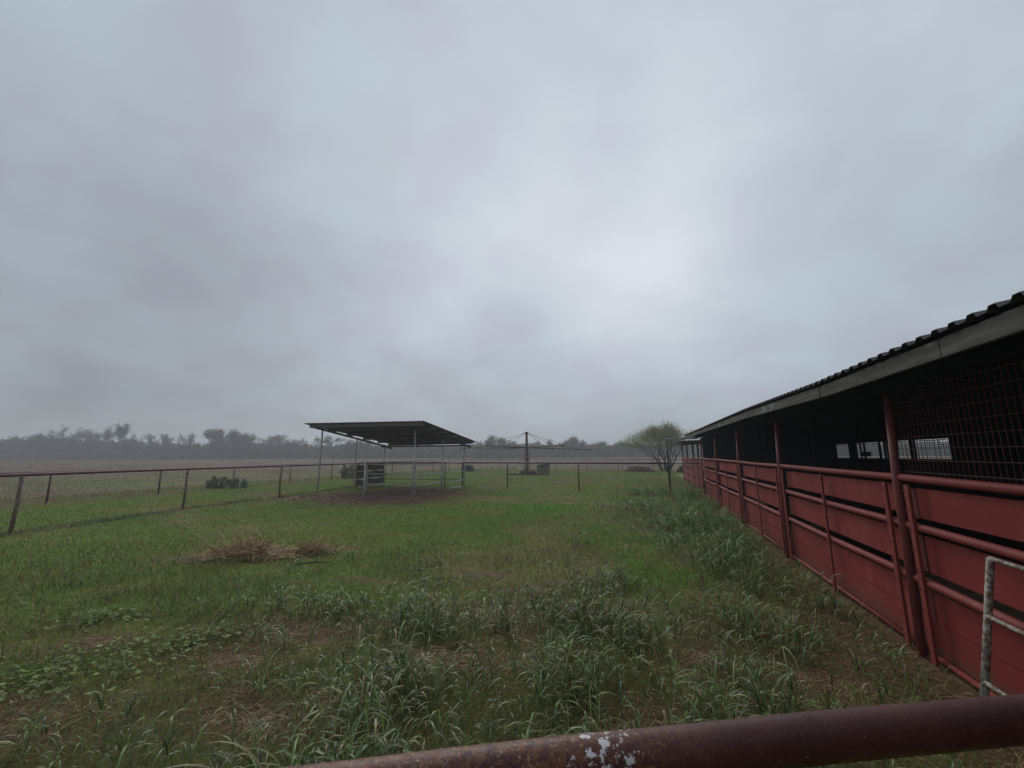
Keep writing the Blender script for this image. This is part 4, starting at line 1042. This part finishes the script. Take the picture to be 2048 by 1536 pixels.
cactus(-12.55, 33.0, 1.35, 1.0, 24, 5, 'tall prickly pear clump partly hidden by the left side of the shed')

# ------------------------------------------------------------ dead stalk heaps
def heap(cx, cy, n, wd, h, seed, name, label, long_left=0, mat='straw'):
    R = random.Random(seed); e = empty(name, (cx, cy, 0), label, 'plant debris'); mb = MB(); mb2 = MB()
    for i in range(n):
        q = R.gauss(0, .33); x = cx + q * wd; y = cy + R.gauss(0, .2) * wd * .6; zz = max(0, h * math.exp(-(q * 2.0) ** 2) * R.random())
        L_ = R.uniform(.08, .34); a_ = R.gauss(0.1, .7) + (math.pi if R.random() < .5 else 0); el = R.gauss(.15, .4)
        d = Vector((math.cos(a_) * math.cos(el), math.sin(a_) * math.cos(el), math.sin(el)))
        p = Vector((x, y, zz + .015)); p2 = p + d * L_; p2.z = max(p2.z, .01); md = p.lerp(p2, .5) + Vector((0, 0, R.uniform(-.02, .03))); md.z = max(md.z, .01)
        (mb if R.random() < .45 else mb2).tube([p, md, p2], [R.uniform(.0025, .006)] * 3, 3, False)
    for i in range(long_left):
        x0 = cx + R.uniform(-.1, .2); y0 = cy - .05 + R.uniform(-.12, .15); L_ = R.uniform(.5, 1.15)
        mb.tube([(x0, y0, R.uniform(.03, .16)), (x0 - L_ * .5, y0 - .1 * L_, R.uniform(.03, .12)), (x0 - L_, y0 - R.uniform(.1, .4) * L_, .02)], [.006, .005, .003], 4, False)
    for i in range(n // 2):   # curled dead leaves
        q = R.gauss(0, .28); x = cx + q * wd; y = cy + R.gauss(0, .18) * wd * .6; z = h * math.exp(-(q * 2.0) ** 2) * R.random() * .85 + .01
        b = len(mb2.v); s_ = R.uniform(.015, .05); a_ = R.uniform(0, 6.28); u = Vector((math.cos(a_), math.sin(a_), R.uniform(-.4, .6))) * s_ * 2; v = Vector((-math.sin(a_), math.cos(a_), R.uniform(-.5, .5))) * s_ * .4
        c = Vector((x, y, z)); mb2.v += [c - u, c + v, c + u + Vector((0, 0, s_ * .5)), c - v]; mb2.f.append([b, b + 1, b + 2, b + 3])
    mb.build('stalks', M_[mat], e); mb2.build('dry_leaves', M_['straw_dark'], e)
    return e
hp = heap(-4.45, 7.3, 1400, 1.0, .17, 1, 'stalk_heap', 'heap of brown dead stalks lying on the grass in the left foreground', 26)
def spikes():
    R = random.Random(8); mb = MB()
    for i in range(14):
        x, y = -4.38 + R.uniform(-.12, .16), 7.35 + R.uniform(-.1, .1); mb.tube([(x, y, .1), (x + R.uniform(-.06, .1), y, .3), (x + R.uniform(-.08, .2), y, R.uniform(.36, .52))], [.006, .005, .003], 4, False)
    for pts in ([(-4.95, 7.35, .05), (-5.2, 7.4, .25), (-5.6, 7.5, .42)], [(-4.85, 7.4, .08), (-4.98, 7.5, .3), (-5.18, 7.6, .40), (-5.3, 7.6, .42)]): mb.tube(pts, [.005, .004, .003], 4, False)
    mb.build('upright_stalks', M_['straw'], hp)
spikes()
heap(-3.42, 7.55, 330, .42, .10, 2, 'stalk_heap', 'small flat heap of pale dead leaves right of the big stalk heap', 0)
def twig():
    e = empty('branch', (-3.0, 6.75, 0), 'thin forked dead branch on the grass just in front of the stalk heaps', 'branch'); mb = MB()
    mb.tube([(-3.35, 6.7, .03), (-3.1, 6.76, .05), (-2.85, 6.85, .035)], [.008, .011, .006], 5); mb.tube([(-3.05, 6.77, .05), (-2.98, 6.72, .11)], [.007, .004], 4); mb.tube([(-3.0, 6.78, .05), (-2.94, 6.9, .03)], [.006, .004], 4)
    mb.build('wood', M_['bark'], e)
twig()
def stones():
    for k, (x, y, s_, lab) in enumerate(((13.0, 32.6, .13, 'left pale stone in the grass behind the mesh gate'), (13.9, 32.9, .10, 'right pale stone in the grass behind the mesh gate'))):
        mb = MB(); mb.ell((x, y, s_ * .3), (s_, 0, 0), (0, s_ * .8, 0), (0, 0, s_ * .6), 8, 5)
        o = mb.build('stone', M_['stone'], smooth=True); tag(o, lab, 'stone', 'pale stones near the mesquite')
stones()

# ------------------------------------------------------------ haze
def haze():
    mb = MB(); mb.box((0, 450, 14.5), (930, 0, 0), (0, 780, 0), (0, 0, 16.5))
    m = bpy.data.materials.new('haze'); m.use_nodes = True; t = m.node_tree; t.nodes.clear()
    o = t.nodes.new('ShaderNodeOutputMaterial'); v = t.nodes.new('ShaderNodeVolumePrincipled')
    v.inputs['Color'].default_value = (.93, .95, .98, 1); v.inputs['Density'].default_value = .0022; v.inputs['Anisotropy'].default_value = .3
    t.links.new(v.outputs[0], o.inputs['Volume'])
    tag(mb.build('haze', m), kind='stuff')
haze()
